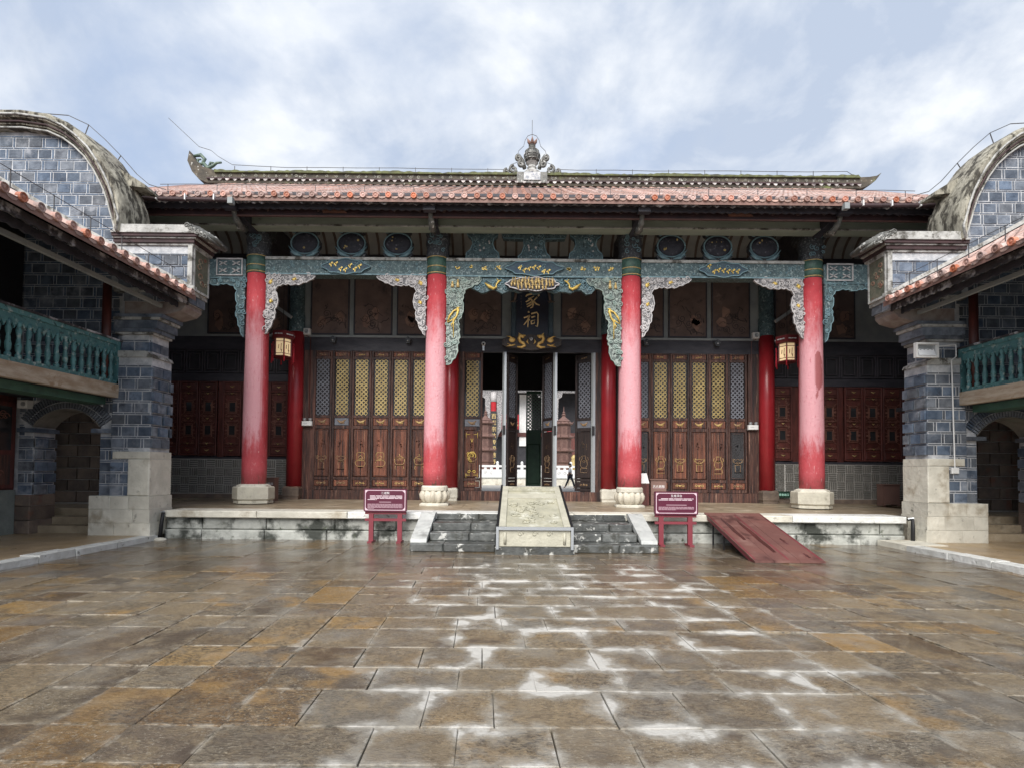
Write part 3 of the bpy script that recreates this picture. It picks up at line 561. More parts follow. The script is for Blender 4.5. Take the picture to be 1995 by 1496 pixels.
def gold_spots(spots):
    def f(o, x0, z0, sg, y):
        m = MB()
        for a, b, w, h in spots: m.ball(x0 + sg * a, y - .02, z0 + b, w, .02, h, 8, 5).ball(x0 + sg * (a + w * .8), y - .02, z0 + b + h * .9, w * .5, .018, h * .45, 7, 4).bar((x0 + sg * (a - w), y - .02, z0 + b - h * .5), (x0 + sg * (a + w * 1.6), y - .02, z0 + b + h * .2), .025, .02)
        m.build('gold_figure', gold_m, o, True)
    return f
def crane(o, x0, z0, sg, y):
    m = MB(); q = lambda pts: [(x0 + sg * a, y - .022, z0 + b) for a, b in pts]
    m.tube(q([(.30, -.86), (.33, -.93), (.28, -1.1), (.20, -1.22), (.20, -1.33), (.205, -1.68)]), [.03, .04, .024, .03, .016, .014], 6)
    m.tube(q([(.32, -.9), (.20, -.95), (.09, -1.1), (.03, -1.25)]), [.03, .022, .03, .008], 6)
    m.tube(q([(.26, -1.12), (.13, -1.22), (.03, -1.27)]), .016, 5); m.tube(q([(.2, -1.26), (.14, -1.32), (.17, -1.4)]), .014, 5)
    m.tube(q([(.30, -.86), (.38, -.85)]), [.02, .008], 5)
    m.build('gold_crane', gold_m, o, True)
    f = MB()
    for a, h in ((.16, .15), (.31, .21)): f.tube(q([(a, -.30), (a, -.30 + h * .7)]), [.05, .03], 7).ball(x0 + sg * a, y - .025, z0 - .30 + h * .9, .028, .028, .035, 8, 5)
    f.build('gold_figure', goldf_m, o, True)
zL0, zL1 = 6.90, 7.34
for i, (xa, xb) in enumerate([(CX[0], CX[1]), (CX[1], CX[2]), (CX[2], CX[3])]):
    z0 = zL0 - (.02 if i == 1 else 0)
    ln = MB().box(xa + .26, xb - .26, 14.62, 14.95, z0, zL1).build('lintel', teal_m, hall)
    MB().box(xa + .27, xb - .27, 14.585, 14.62, zL1 - .03, zL1 + .045).build('lintel_rail', coping_m, ln)
    MB().box(xa + .27, xb - .27, 14.60, 14.62, z0, z0 + .035).build('lintel_trim', reliefb_m, ln)
    nd = MB()
    for k in range(int((xb - xa - .6) / .22)): nd.ball(xa + .35 + k * .22, 14.6, z0 + .02, .014, .012, .014, 6, 4)
    for k in range(int((xb - xa - .9) * 9)): nd.spiral(xa + .4 + rnd.random() * (xb - xa - .8), 14.612, z0 + .09 + rnd.random() * .26, rnd.uniform(.03, .055), 1.1, .009, rnd.uniform(0, 6), rnd.choice((-1, 1)), 9, 4)
    nd.build('carved_relief', reliefb_m, ln)
    xm = (xa + xb) / 2
    # cloud cartouche on the lintel
    P = [(xm + (.62 if i != 1 else .74) * cos(a) * (1 + .08 * cos(6 * a)), 7.115 + .2 * sin(a) * (1 + .1 * cos(8 * a))) for a in [2 * pi * k / 40 for k in range(40)]]
    pl = MB().prism(P, 14.56, 14.63).build('lintel_cartouche', M('deep_blue_carving%d' % i, (.03, .06, .10), (.06, .1, .12), 8, .6, bump=.3), ln)
    rl = MB().tube([(a, 14.555, b) for a, b in P + P[:1]], .018, 4)
    gm = MB()
    for k in range(7):
        rl.spiral(xm + rnd.uniform(-.45, .45), 14.555, 7.115 + rnd.uniform(-.11, .11), .07, 1.1, .012, rnd.uniform(0, 6))
        a, b = xm + (k - 3) * .13, 7.115 + rnd.uniform(-.09, .1); gm.bar((a - .05, 14.54, b - .03), (a + .05, 14.54, b + .04), .04, .03).bar((a, 14.54, b - .08), (a + rnd.uniform(-.04, .04), 14.54, b + .02), .025, .03)
    gm.build('gold_figure', gold_m, ln)
    rl.build('carved_relief', reliefb_m, ln, True)
    if i == 1:
        gm = MB()
        for sx in (-1, 1):
            for k in range(4):
                a = xm + sx * (.98 + k * .37); b = 7.13
                for q in range(3): gm.bar((a + rnd.uniform(-.09, .09), 14.6, b + rnd.uniform(-.06, .06)), (a + rnd.uniform(-.09, .09), 14.6, b + rnd.uniform(-.06, .06)), rnd.uniform(.02, .05), .02)
        gm.build('gold_emblem', gold_m, ln)
# brackets
gs1 = gold_spots([(.13, -.22, .05, .06), (.77, -.14, .05, .04), (.14, -.75, .04, .05)])
for (x0, sg) in ((CX[0] + .29, 1), (CX[1] - .29, -1), (CX[2] + .29, 1), (CX[3] - .29, -1)): bracket(BR, x0, zL0, sg, brw_m, reliefw_m, gold=gs1, curls=46)
for (x0, sg) in ((CX[1] + .28, 1), (CX[2] - .28, -1)): bracket(BRC, x0, 6.88, sg, brg_m, reliefg_m, curls=70, t=.1, gold=crane)
for (x0, sg) in ((CX[0] - .29, -1), (CX[3] + .29, 1)): bracket(BRO, x0, 6.78, sg, teal2_m, reliefb_m, curls=24)
# outer short lintels with a cross-pattern panel
for s, xo in ((-1, CX[0]), (1, CX[3])):
    o = MB().box(xo + s * .28, xo + s * 2.4, 14.64, 14.9, 6.78, 7.32).build('lintel', teal2_m, hall) if s > 0 else MB().box(xo - 2.4, xo - .28, 14.64, 14.9, 6.78, 7.32).build('lintel', teal2_m, hall)
    m = MB(); c0 = xo + s * .72
    for dx in (-.18, .18):
        for dz in (-.1, .1):
            for q in (-1, 1): m.bar((c0 + dx - .1, 14.615, 7.1 + dz - q * .05), (c0 + dx + .1, 14.615, 7.1 + dz + q * .05), .025, .025)
    m.box(c0 - .36, c0 + .36, 14.61, 14.64, 7.30, 7.34).box(c0 - .36, c0 + .36, 14.61, 14.64, 6.86, 6.89).box(c0 - .36, c0 - .33, 14.61, 14.64, 6.89, 7.30).box(c0 + .33, c0 + .36, 14.61, 14.64, 6.89, 7.30)
    m.build('cross_panel', reliefw_m, o)
# vase-shaped struts standing on the lintels
M_dome = M('dark_plum_dome', (.018, .02, .032), (.035, .036, .05), 7, .6, .1, .5, 16, stain=((.12, .12, .15), 9, .58, .66))
def vase_strut(x, kind):
    if kind == 'round': P = [(.20, .0), (.34, .05), (.42, .16), (.30, .22), (.40, .36), (.40, .5), (.32, .64), (.24, .70), (.34, .76), (.36, .86)]
    elif kind == 'tall': P = [(.34, .0), (.46, .06), (.44, .2), (.34, .28), (.27, .45), (.3, .6), (.42, .7), (.42, .88)]
    else: P = [(.42, .0), (.44, .1), (.34, .2), (.28, .4), (.3, .6), (.85, .62), (.9, .74), (.78, .84), (.5, .9)]
    pts = [(x + a, 7.36 + b) for a, b in P] + [(x - a, 7.36 + b) for a, b in P[::-1]]
    o = MB().prism(pts, 14.66, 14.86).build('vase_strut', slate_m if kind == 'round' else teal2_m, hall)
    if kind == 'round': MB().ball(x, 14.67, 7.79, .36, .09, .29, 20, 10).build('dome', M_dome, o, True)
    rl = MB()
    if kind == 'round':
        rl.tube([(x + .38 * cos(a), 14.65, 7.79 + .3 * sin(a)) for a in [2 * pi * k / 24 for k in range(25)]], .022, 5)
        for s in (-1, 1):
            for q in (.12, .3): rl.tube([(x + s * .05, 14.64, 7.42), (x + s * (.2 + q * .3), 14.62, 7.42 + q * .3), (x + s * (.38 + q * .2), 14.62, 7.46 + q * .8)], [.02, .045, .006], 5)
            rl.spiral(x + s * .3, 14.65, 8.14, .07, 1.2, .018, 0, s)
    else:
        rl.tube([(a, 14.65, b) for a, b in pts], .018, 4)
        for k in range(7): rl.spiral(x + rnd.uniform(-.2, .2), 14.65, 7.45 + rnd.random() * .7, .08, 1.2, .014, rnd.uniform(0, 6))
    rl.build('carved_relief', reliefb_m, o, True)
    gm = MB()
    for k in range(5): gm.ball(x + rnd.uniform(-.2, .2), 14.60 if kind == 'round' else 14.645, 7.62 + rnd.random() * .34, rnd.uniform(.02, .04), .015, rnd.uniform(.02, .045), 7, 4)
    gm.build('inlay', goldl_m if kind == 'round' else reliefw_m, o, True)
for i, (xa, xb) in enumerate([(CX[0], CX[1]), (CX[2], CX[3])]):
    for k in (-1, 0, 1): vase_strut((xa + xb) / 2 + k * 1.28 - (.12 if i else -.12), 'round')
for k, kind in ((-1.42, 'tall'), (0, 'wide'), (1.42, 'tall')): vase_strut(-.03 + k, kind)
# --- purlin, fascia, eave
MB().box(-13.2, 13.2, 14.14, 14.5, 8.03, 8.34).build('purlin', purlin_m, hall)
MB().box(-13.2, 13.2, 14.11, 14.14, 8.03, 8.07).build('purlin_trim', coping_m, hall)
MB().box(-13.3, 13.3, 13.46, 13.52, 7.97, 8.36).build('fascia_board', eave2_m, hall)
m = MB()
for k in range(170): 
    if rnd.random() < .7: m.box(-12.8 + k * .15, -12.785 + k * .15, 13.42, 13.46, 8.26, 8.36)
for k in range(40): m.spiral(-12.6 + k * .64, 13.45, 8.14, .05, 1.3, .009, rnd.uniform(0, 6), 1, 10)
m.build('fascia_carving', M('fascia_tick', (.2, .13, .12), None, 6), hall)
MB().box(-13.3, 13.3, 13.44, 13.47, 7.955, 7.99).build('fascia_trim', M('fascia_edge', (.14, .07, .06), None, 6), hall)
for x in (-5.15, 5.1): MB().prism([(x + .3 * cos(a) * (1 + .12 * cos(5 * a)), 8.05 + .13 * sin(a)) for a in [pi * k / 12 for k in range(13)]], 13.40, 13.44).build('fascia_rosette', M('rosette', (.2, .09, .06), None, 9, bump=.4), hall)
# scalloped drip boards
def drip(z, y, h, amp, step, m, name):
    P = [(-13.4, z + h), (13.4, z + h)]; k = 13.4; n = 0
    while k > -13.4: P.append((k, z + (amp if n % 2 else 0) + rnd.uniform(-.008, .008))); k -= step / 2; n += 1
    MB().prism(P, y, y + .05).build(name, m, hall)
drip(8.10, 13.06, .14, .04, .2, eave_m, 'drip_board'); drip(8.05, 13.26, .24, .03, .2, dark_m, 'drip_board')
MB().box(-13.4, 13.4, 13.17, 14.5, 8.37, 8.44).build('eave_soffit', dark_m, hall)
# --- vaulted porch ceiling and ribs
def vault(t): a = pi * t; return (15.85 - 1.38 * cos(a), 8.35 + .95 * sin(a) ** .8)
pts = [vault(k / 14) for k in range(15)]
MB().prismx(pts + [(y, z + .05) for y, z in pts[::-1]], -13.2, 13.2).build('porch_ceiling', ceil_m, hall, SM)
for k in range(76):
    x = -12.75 + k * .34
    MB().prismx([(y, z - .05) for y, z in pts] + [(y, z - .002) for y, z in pts[::-1]], x - .035, x + .035).build('ceiling_rib', M_rib if k else (M_rib := M('brown_rib', (.13, .10, .085), None, 4)), hall)
MB().box(-13.2, 13.2, 17.2, 17.3, 7.95, 8.5).build('wall_beam', dark_m, hall)
for x in CX[1:3] + [CX[0], CX[3]]:
    MB().box(x - .13, x + .13, 14.9, 17.25, 7.5, 7.85).build('tie_beam', dark_m, hall); MB().prismx([(14.9, 7.85), (17.2, 7.85), (16.9, 8.8), (15.2, 8.7)], x - .06, x + .06).build('beam_board', dark_m, hall)
# --- roof
def rz(t): return 8.33 + .527 * t + .0035 * t * t
RT = 9.0
ro = MB(); tt = [k * RT / 16 for k in range(17)]
P = [(13.0 + t, rz(t) - .06) for t in tt] + [(31.0 - t, rz(t) - .06) for t in tt[::-1]]
ro.prismx(P + [(y, z - .14) for y, z in P[::-1]], -14.2, 14.4)
roof = ro.build('roof', tilepan_m, hall)
tr = MB(); seg = .3; n = int(RT / seg)
for k in range(n):
    t0, t1 = k * seg, min((k + 1) * seg + .02, RT); r0, r1 = .078, .064
    vs = []
    for t, r in ((t0, r0), (t1, r1)):
        sl = .527 + .007 * t; ln = hypot(1, sl); ny, nz = -sl / ln, 1 / ln
        for q in range(7): a = pi * q / 6; vs.append((r * cos(a), 13 + t + ny * r * sin(a), rz(t) - .05 + nz * r * sin(a)))
    tr.add(vs, [(i, i + 1, i + 8, i + 7) for i in range(6)] + [(6, 5, 4, 3, 2, 1, 0)])
trm = tr.mesh('tile_row', tile_m, False, (0, 13, rz(0)))
disc = MB()
for r0, r1, y0, y1 in ((.0, .105, 0, 0),): pass
def ring(mb, r, y, n=16): return [(r * cos(2 * pi * k / n), y, r * sin(2 * pi * k / n)) for k in range(n)]
def dring(rad, prof, n=16):
    mb = MB(); vs = []
    for r, y in prof: vs += ring(mb, r, y, n)
    fs = [(i * n + k, i * n + (k + 1) % n, (i + 1) * n + (k + 1) % n, (i + 1) * n + k) for i in range(len(prof) - 1) for k in range(n)] + [tuple((len(prof) - 1) * n + k for k in range(n)), tuple(range(n))]
    mb.add(vs, fs); return mb
discm = dring(.1, [(.07, .06), (.07, -.02), (.054, -.02), (.048, -.004), (.028, -.008), (.02, -.018), (.004, -.02)]).mesh('eave_tile', tiled_m)
dripm = MB().add([(-.1, 0, .03), (.1, 0, .03), (.06, -.01, -.015), (0, -.012, -.03), (-.06, -.01, -.015), (-.1, .05, .03), (.1, .05, .03), (.06, .04, -.01), (0, .04, -.025), (-.06, .04, -.01)],
                 [(0, 1, 2, 3, 4), (9, 8, 7, 6, 5), (0, 5, 6, 1), (1, 6, 7, 2), (2, 7, 8, 3), (3, 8, 9, 4), (4, 9, 5, 0)]).mesh('drip_tile', dripm_m)
x = -13.9; 
while x < 14.3:
    if -12.6 < x < 13:
        inst(trm, 'tile_row', roof, (x, 13, rz(0))); inst(discm, 'eave_tile', roof, (x, 12.97, rz(0) - .045 + rnd.uniform(-.008, .008)))
        inst(dripm, 'drip_tile', roof, (x + .155, 12.99, rz(0) - .10))
    x += .31
# --- ridge
P = [(-13.2, 13.28), (13.6, 13.28), (13.9, 13.38), (14.25, 13.62), (14.5, 13.95), (14.3, 13.82), (14.0, 13.77), (13.4, 13.74)] + [(12 - k * 2, 13.72 + .012 * abs(6 - k)) for k in range(12)] + [(-12.9, 13.8), (-13.4, 13.95), (-13.75, 14.25), (-13.98, 14.62), (-14.05, 14.2), (-13.85, 13.75), (-13.55, 13.42)]
rg = MB().prism(P, 21.8, 22.2).build('ridge', ridge_m, hall)
P = [(13.6, 13.69), (-12.9, 13.69)]; k = -12.9
while k < 13.6: P.append((k, 13.77 + rnd.uniform(-.02, .03) + .03 * sin(k * 1.3) * sin(k * .37))); k += .12
MB().prism(P, 21.72, 22.28).build('ridge_cap', moss_m, rg)
MB().box(-13.2, 13.6, 21.72, 22.28, 13.42, 13.47).build('ridge_moulding', maroonband_m, rg)
rdm = MB().add([(-.085, 0, .1), (.085, 0, .1), (.05, -.02, .03), (0, -.03, 0), (-.05, -.02, .03), (-.085, .05, .1), (.085, .05, .1), (0, .03, .01)], [(0, 1, 2, 3, 4), (0, 5, 6, 1), (1, 6, 7, 3, 2), (5, 0, 4, 3, 7)]).mesh('ridge_drip_tile', M('white_glazed_drip', (.5, .48, .46), (.25, .2, .19), 5, .5, rand=.3, stain=((.1, .08, .08), 4, .5, .6)))
x = -12.9
while x < 13.6: inst(rdm, 'ridge_drip_tile', rg, (x, 21.6, 13.25 + rnd.uniform(-.01, .01))); x += .31
orn = MB()
for k in range(60): orn.spiral(-12.6 + k * .43 + rnd.uniform(-.1, .1), 21.79, 13.58, rnd.uniform(.05, .08), 1.2, .016, rnd.uniform(0, 6), rnd.choice((-1, 1)), 9)
orn.build('ridge_carving', M('ridge_relief', (.34, .33, .28), (.16, .15, .12), 6), rg)
MB().tube([(-13.9, 22, 14.5), (-13.62, 22, 14.55), (-13.45, 22, 14.38), (-13.55, 22, 14.16), (-13.75, 22, 14.2), (-13.72, 22, 14.36), (-13.6, 22, 14.36)], [.05, .08, .08, .07, .06, .05, .03], 8).tube([(-13.5, 22, 14.2), (-13.3, 22, 13.98), (-13.1, 22, 14.1), (-12.95, 22, 14.22), (-12.75, 22, 14.24)], [.08, .09, .07, .05, .04], 8).tube([(-13.3, 22, 13.98), (-13.2, 22, 14.24), (-13.08, 22, 14.2)], .05, 7).build('ridge_dragon', greencer_m, rg, True)
fx = .13
fin = MB().box(fx - .62, fx + .62, 21.7, 22.3, 13.35, 13.8).build('finial', greyfin_m, hall); fin['label'] = 'grey ceramic ridge finial with pierced ball and crown'
MB().box(fx - .34, fx + .34, 21.66, 21.7, 13.45, 13.78).build('painted_tablet', M('tablet', (.62, .62, .61), (.22, .24, .28), 7, .6, stain=((.06, .09, .22), 5, .6, .64)), fin)
MB().lathe([(.34, 13.8), (.36, 13.9), (.22, 13.98), (.16, 14.05), (.2, 14.12), (.15, 14.2), (.2, 14.26), (.26, 14.32)], fx, 22, 16).build('pedestal', M('finial_white', (.6, .6, .58), (.25, .25, .24), 7), fin, SM)
MB().ball(fx, 22, 14.62, .33, .33, .31, 18, 10).build('pierced_ball', M('pierced_ball', (.12, .12, .11), (.05, .05, .05), 10, .4, bump=.6, bscale=9, stain=((.5, .5, .48), 6, .58, .64)), fin, SM)
rb = MB()
for k in range(8): a = k * pi / 4; rb.tube([(fx + .335 * cos(a) * sin(p), 22 + .335 * sin(a) * sin(p), 14.62 - .32 * cos(p)) for p in [.3 + .27 * q for q in range(10)]], .02, 4)
for z in (14.45, 14.62, 14.8): r = (.335 ** 2 - (z - 14.62) ** 2) ** .5; rb.tube([(fx + r * cos(a), 22 + r * sin(a), z) for a in [2 * pi * q / 16 for q in range(17)]], .02, 4)
rb.build('ball_ribs', greyfin_m, fin)
MB().lathe([(.12, 14.9), (.16, 14.95), (.13, 15.0), (.15, 15.05), (.1, 15.1)], fx, 22, 12).build('finial_neck', greyfin_m, fin, SM)
cm = MB()
for k in range(5):
    a = k * 2 * pi / 5 - pi / 2 + .0; d = Vector((cos(a), sin(a), 0)); cm.tube([(fx + d.x * .06, 22 + d.y * .06, 15.08), (fx + d.x * .15, 22 + d.y * .15, 15.2), (fx + d.x * .22, 22 + d.y * .22, 15.34)], [.05, .07, .004], 6)
cm.tube([(fx, 22, 15.08), (fx, 22, 15.22), (fx, 22, 15.42)], [.05, .08, .004], 6); cm.build('crown', M('crown_clay', (.25, .15, .12), None, 6), fin, True)
sc_ = MB()
for s in (-1, 1):
    for q, (dx, z, r) in enumerate(((.45, 14.45, .12), (.36, 14.2, .12), (.62, 13.98, .16), (.85, 13.86, .12), (.5, 13.75, .14), (.72, 13.6, .12))):
        sc_.spiral(fx + s * dx * 1.22, 21.85, z, r * 1.15, 1.2, .06, pi / 2, -s, 14, 6)
    sc_.tube([(fx + s * .3, 22, 14.1), (fx + s * .4, 22, 14.4), (fx + s * .52, 22, 14.72)], [.09, .1, .01], 6)
sc_.build('scroll_wings', greyfin_m, fin, True)

# --- door wall
def painting(xa, xb, z0=5.92, z1=7.8):
    o = MB().box(xa, xb, YB - .02, YB + .03, z0, z1).build('painted_panel', panel_m, hall)
    m = MB(); w = .04
    m.box(xa, xb, YB - .035, YB - .02, z0, z0 + w).box(xa, xb, YB - .035, YB - .02, z1 - w, z1).box(xa, xa + w, YB - .035, YB - .02, z0 + w, z1 - w).box(xb - w, xb, YB - .035, YB - .02, z0 + w, z1 - w)
    m.build('panel_frame', dark_m, o)
    ln = MB(); cx = (xa + xb) / 2
    for k in range(6):
        x, z = rnd.uniform(xa + .15, xb - .3), rnd.uniform(z0 + .12, z0 + 1.1); pts = [(x, YB - .026, z)]
        for q in range(9): x = min(max(x + rnd.uniform(-.05, .13), xa + .1), xb - .1); z = min(max(z + rnd.uniform(-.12, .12), z0 + .1), z1 - .1); pts.append((x, YB - .026, z))
        ln.tube(pts, .009, 4)
    for k in range(4): ln.spiral(rnd.uniform(xa + .25, xb - .25), YB - .026, rnd.uniform(z0 + .2, z0 + .8), .13, 1.5, .009, rnd.uniform(0, 6), 1, 16)
    ln.build('painted_lines', panelline_m, o)
    bl = MB()
    for k in range(2):
        a, b = rnd.uniform(xa + .3, xb - .3), rnd.uniform(z0 + .25, z0 + .9); bl.prism([(a + rnd.uniform(.1, .2) * cos(q), b + rnd.uniform(.1, .26) * sin(q)) for q in [2 * pi * t / 9 for t in range(9)]], YB - .026, YB - .021)
    bl.build('painted_figure', M_fig, o)
M_fig = M('pale_painted_figure', (.27, .165, .125), (.19, .11, .085), 5, .7)
pw = MB()
MB().box(-13.3, 13.3, YB + .03, YB + .12, 5.84, 8.0).build('upper_wall', plast_m, hall)
for bay in (0, 1, 2):
    if bay == 1: edges = [(-2.2, -.95), (.95, 2.12)]
    else:
        c0 = -5.12 if bay == 0 else 5.05; edges = [(c0 + k * 1.39 - .62, c0 + k * 1.39 + .62) for k in (-1, 0, 1)]
    for a, b in edges: painting(a, b)
for s in (-1, 1):
    for k in range(2): a = 7.85 + k * 1.39; painting(*sorted((s * a, s * (a + 1.22))))
MB().box(-13.3, 13.3, YB - .05, YB + .03, 5.83, 5.90).build('wall_rail', plast_m, hall)
MB().box(-13.3, 13.3, YB - .03, YB + .1, 5.40, 5.83).build('door_head', dark_m, hall)
for xa, xb in ((-7.3, -2.8), (2.72, 7.3), (-2.32, 2.24)): MB().box(xa, xb, YB - .09, YB + .12, PF, .94).build('door_sill', wood_m, hall)
for xa in (-7.32, -3.2, 2.78, 6.98): MB().box(xa, xa + .3 + (.1 if abs(xa) > 6 else 0), YB - .05, YB + .1, .94, 5.40).build('door_jamb', wood_m, hall)
for xa in (-2.34, 2.08): MB().box(xa, xa + .2, YB - .05, YB + .1, .94, 5.40).build('door_jamb', wood_m, hall)
def clip_line(c, d, x0, x1, z0, z1):    # z = d*x + c clipped to a rectangle
    a = max(x0, min((z0 - c) / d, (z1 - c) / d)); b = min(x1, max((z0 - c) / d, (z1 - c) / d))
    return (a, b) if b - a > .015 else None
def lattice_mesh(w, z0, z1, m, sp=.138, bw=.017, double=True):
    mb = MB(); n = int((z1 - z0 + w) / sp) + 2; cs = {1: [z0 - w / 2 + (k + .5) * sp for k in range(n)], -1: [z0 - w / 2 + (k + .5) * sp for k in range(n)]}
    for d in (1, -1):
        for c in cs[d]:
            r = clip_line(c, d, -w / 2, w / 2, z0, z1)
            if r: a, b = r; mb.bar((a, 0 if d > 0 else .004, d * a + c), (b, 0 if d > 0 else .004, d * b + c), bw, .02)
    if double:                                       # small squares round the crossings
        for ca in cs[1]:
            for cb in cs[-1]:
                x, z = (cb - ca) / 2, (ca + cb) / 2; q = .034
                if abs(x) < w / 2 - .02 and z0 + .02 < z < z1 - .02:
                    mb.bar((x - q, .002, z - q), (x + q, .002, z - q), .011, .016).bar((x - q, .002, z + q), (x + q, .002, z + q), .011, .016).bar((x - q, .002, z - q), (x - q, .002, z + q), .011, .016).bar((x + q, .002, z - q), (x + q, .002, z + q), .011, .016)
    return mb.mesh('lattice', m)
LW = .40
lat_gold = lattice_mesh(LW, 3.33, 5.13, goldl_m); lat_grey = lattice_mesh(LW, 3.33, 5.13, greyl_m, bw=.036, double=False)
LEAF = {}
def leaf_frame(w, wood=None):
    if w in LEAF: return LEAF[w]
    mb = MB(); h = w / 2; s = .075
    for x0, x1 in ((-h, -h + s), (h - s, h)): mb.cbox(x0 + .004, x1 - .004, -.03, .03, .95, 5.40, .012)
    for z0, z1 in ((.95, 1.05), (1.27, 1.36), (2.90, 3.0), (3.25, 3.33), (5.13, 5.21), (5.36, 5.40)): mb.box(-h + s - .004, h - s + .004, -.024, .024, z0, z1)
    LEAF[w] = mb.mesh('door_leaf', wood_m); return LEAF[w]
def motif(kind, mb, sg=1):
    y = -.018; q = lambda pts: [(a * sg * 1.12, y, b) for a, b in pts]; t = .009
    if kind == 'teapot':
        mb.tube(q([(-.11, 1.85), (-.11, 2.1), (-.08, 2.14), (.08, 2.14), (.11, 2.1), (.11, 1.85)]), t, 4).tube(q([(-.05, 2.0), (0, 2.05), (.05, 2.0), (.07, 1.93), (-.07, 1.93), (-.05, 2.0)]), t, 4)
        mb.tube(q([(-.13, 1.84), (-.09, 1.89), (.09, 1.89), (.15, 1.84), (.14, 1.76), (.09, 1.70), (-.09, 1.70), (-.14, 1.76), (-.13, 1.84)]), t, 4).bar((-.08, y, 1.66), (.08, y, 1.66), .03, .02)
    elif kind == 'censer':
        mb.tube(q([(-.14, 1.97), (0, 2.05), (.14, 1.97), (-.14, 1.97)]), t, 4).ball(0, y, 2.08, .015, .01, .02, 6, 4)
        mb.tube(q([(-.14, 1.95), (-.14, 1.85), (-.09, 1.76), (.09, 1.76), (.14, 1.85), (.14, 1.95)]), t, 4)
        for k in range(6): mb.bar((-.12 + k * .045, y, 1.80), (-.09 + k * .045, y, 1.88), .012, .02)
        mb.bar((-.13, y, 1.74), (.13, y, 1.74), .018, .02).tube(q([(-.11, 1.73), (-.13, 1.64), (-.09, 1.61)]), t, 4).tube(q([(.11, 1.73), (.13, 1.64), (.09, 1.61)]), t, 4)
    elif kind == 'vase':
        mb.tube(q([(-.07, 2.1), (.07, 2.1), (.05, 2.03), (.1, 1.92), (.12, 1.82), (.07, 1.72), (-.07, 1.72), (-.12, 1.82), (-.1, 1.92), (-.05, 2.03), (-.07, 2.1)]), t, 4).bar((-.06, y, 1.96), (.06, y, 1.96), .03, .02)
        mb.tube(q([(-.1, 1.92), (-.15, 1.98), (-.12, 2.06)]), t, 4).tube(q([(.1, 1.92), (.15, 1.98), (.12, 2.06)]), t, 4).tube(q([(-.1, 1.70), (-.11, 1.56), (.11, 1.56), (.1, 1.70), (-.1, 1.7)]), t, 4).bar((-.1, y, 1.62), (.1, y, 1.62), .02, .02)
    else:
        mb.tube(q([(.12 * cos(a), 1.99 + .11 * sin(a)) for a in [-.4 - pi + (pi + .8) * k / 14 for k in range(15)]]), t, 4).tube(q([(-.12, 2.04), (-.06, 2.0), (0, 2.03), (.06, 2.0), (.12, 2.04)]), t, 4).bar((0, y, 1.89), (0, y, 2.05), .012, .02).bar((-.09, y, 1.94), (.09, y, 1.96), .01, .02)
        mb.tube(q([(-.12, 2.0), (-.155, 2.04), (-.14, 1.94), (-.11, 1.93)]), t, 4).tube(q([(.12, 2.0), (.155, 2.04), (.14, 1.94), (.11, 1.93)]), t, 4)
        mb.bar((-.09, y, 1.86), (.09, y, 1.86), .02, .02).tube(q([(-.08, 1.84), (-.07, 1.63), (.07, 1.63), (.08, 1.84), (-.08, 1.84)]), t, 4).bar((0, y, 1.64), (0, y, 1.84), .01, .02).bar((-.12, y, 1.60), (.12, y, 1.60), .022, .02)
    mb.tube(q([(-.02, 1.9), (.02, 1.88), (.05, 1.93), (0, 1.95), (-.05, 1.92), (-.02, 1.9)]), .007, 4)
    for k in range(6):
        a, b = (-.09 + rnd.random() * .1) * sg, 2.32 + rnd.random() * .22; mb.bar((a - .025, y, b), (a + .025, y, b + rnd.uniform(-.02, .03)), .012, .015).bar((a, y, b - .03), (a, y, b + .03), .01, .015)
    for k in range(4): mb.bar((.1 * sg, y, 2.3 + k * .05), (.1 * sg, y, 2.33 + k * .05), .012, .012)
def smallmotif(mb, z, kind):
    y = -.02
    if kind == 0: mb.tube([(-.1, y, z + .03), (-.04, y, z - .01), (0, y, z - .02), (.05, y, z + .0), (.1, y, z + .04)], [.004, .02, .026, .02, .004], 5).tube([(.0, y, z - .02), (.07, y, z - .035)], [.016, .006], 4)
    elif kind == 1:
        for k in range(3): mb.ball(-.06 + k * .055 + rnd.uniform(-.01, .01), y, z + rnd.uniform(-.02, .02), .024, .012, .02, 7, 4)
        mb.tube([(-.1, y, z - .03), (.05, y, z - .01)], .006, 4)
    elif kind == 2: mb.spiral(-.07, y, z, .045, 1.3, .01, 0).spiral(.07, y, z, .045, 1.3, .01, pi, -1).ball(0, y, z, .03, .014, .03, 8, 4)
    else: mb.bar((-.1, y, z), (.1, y, z), .018, .015).bar((0, y, z - .04), (0, y, z + .04), .03, .015).spiral(-.08, y, z - .01, .035, 1, .008).spiral(.08, y, z - .01, .035, 1, .008, pi, -1)
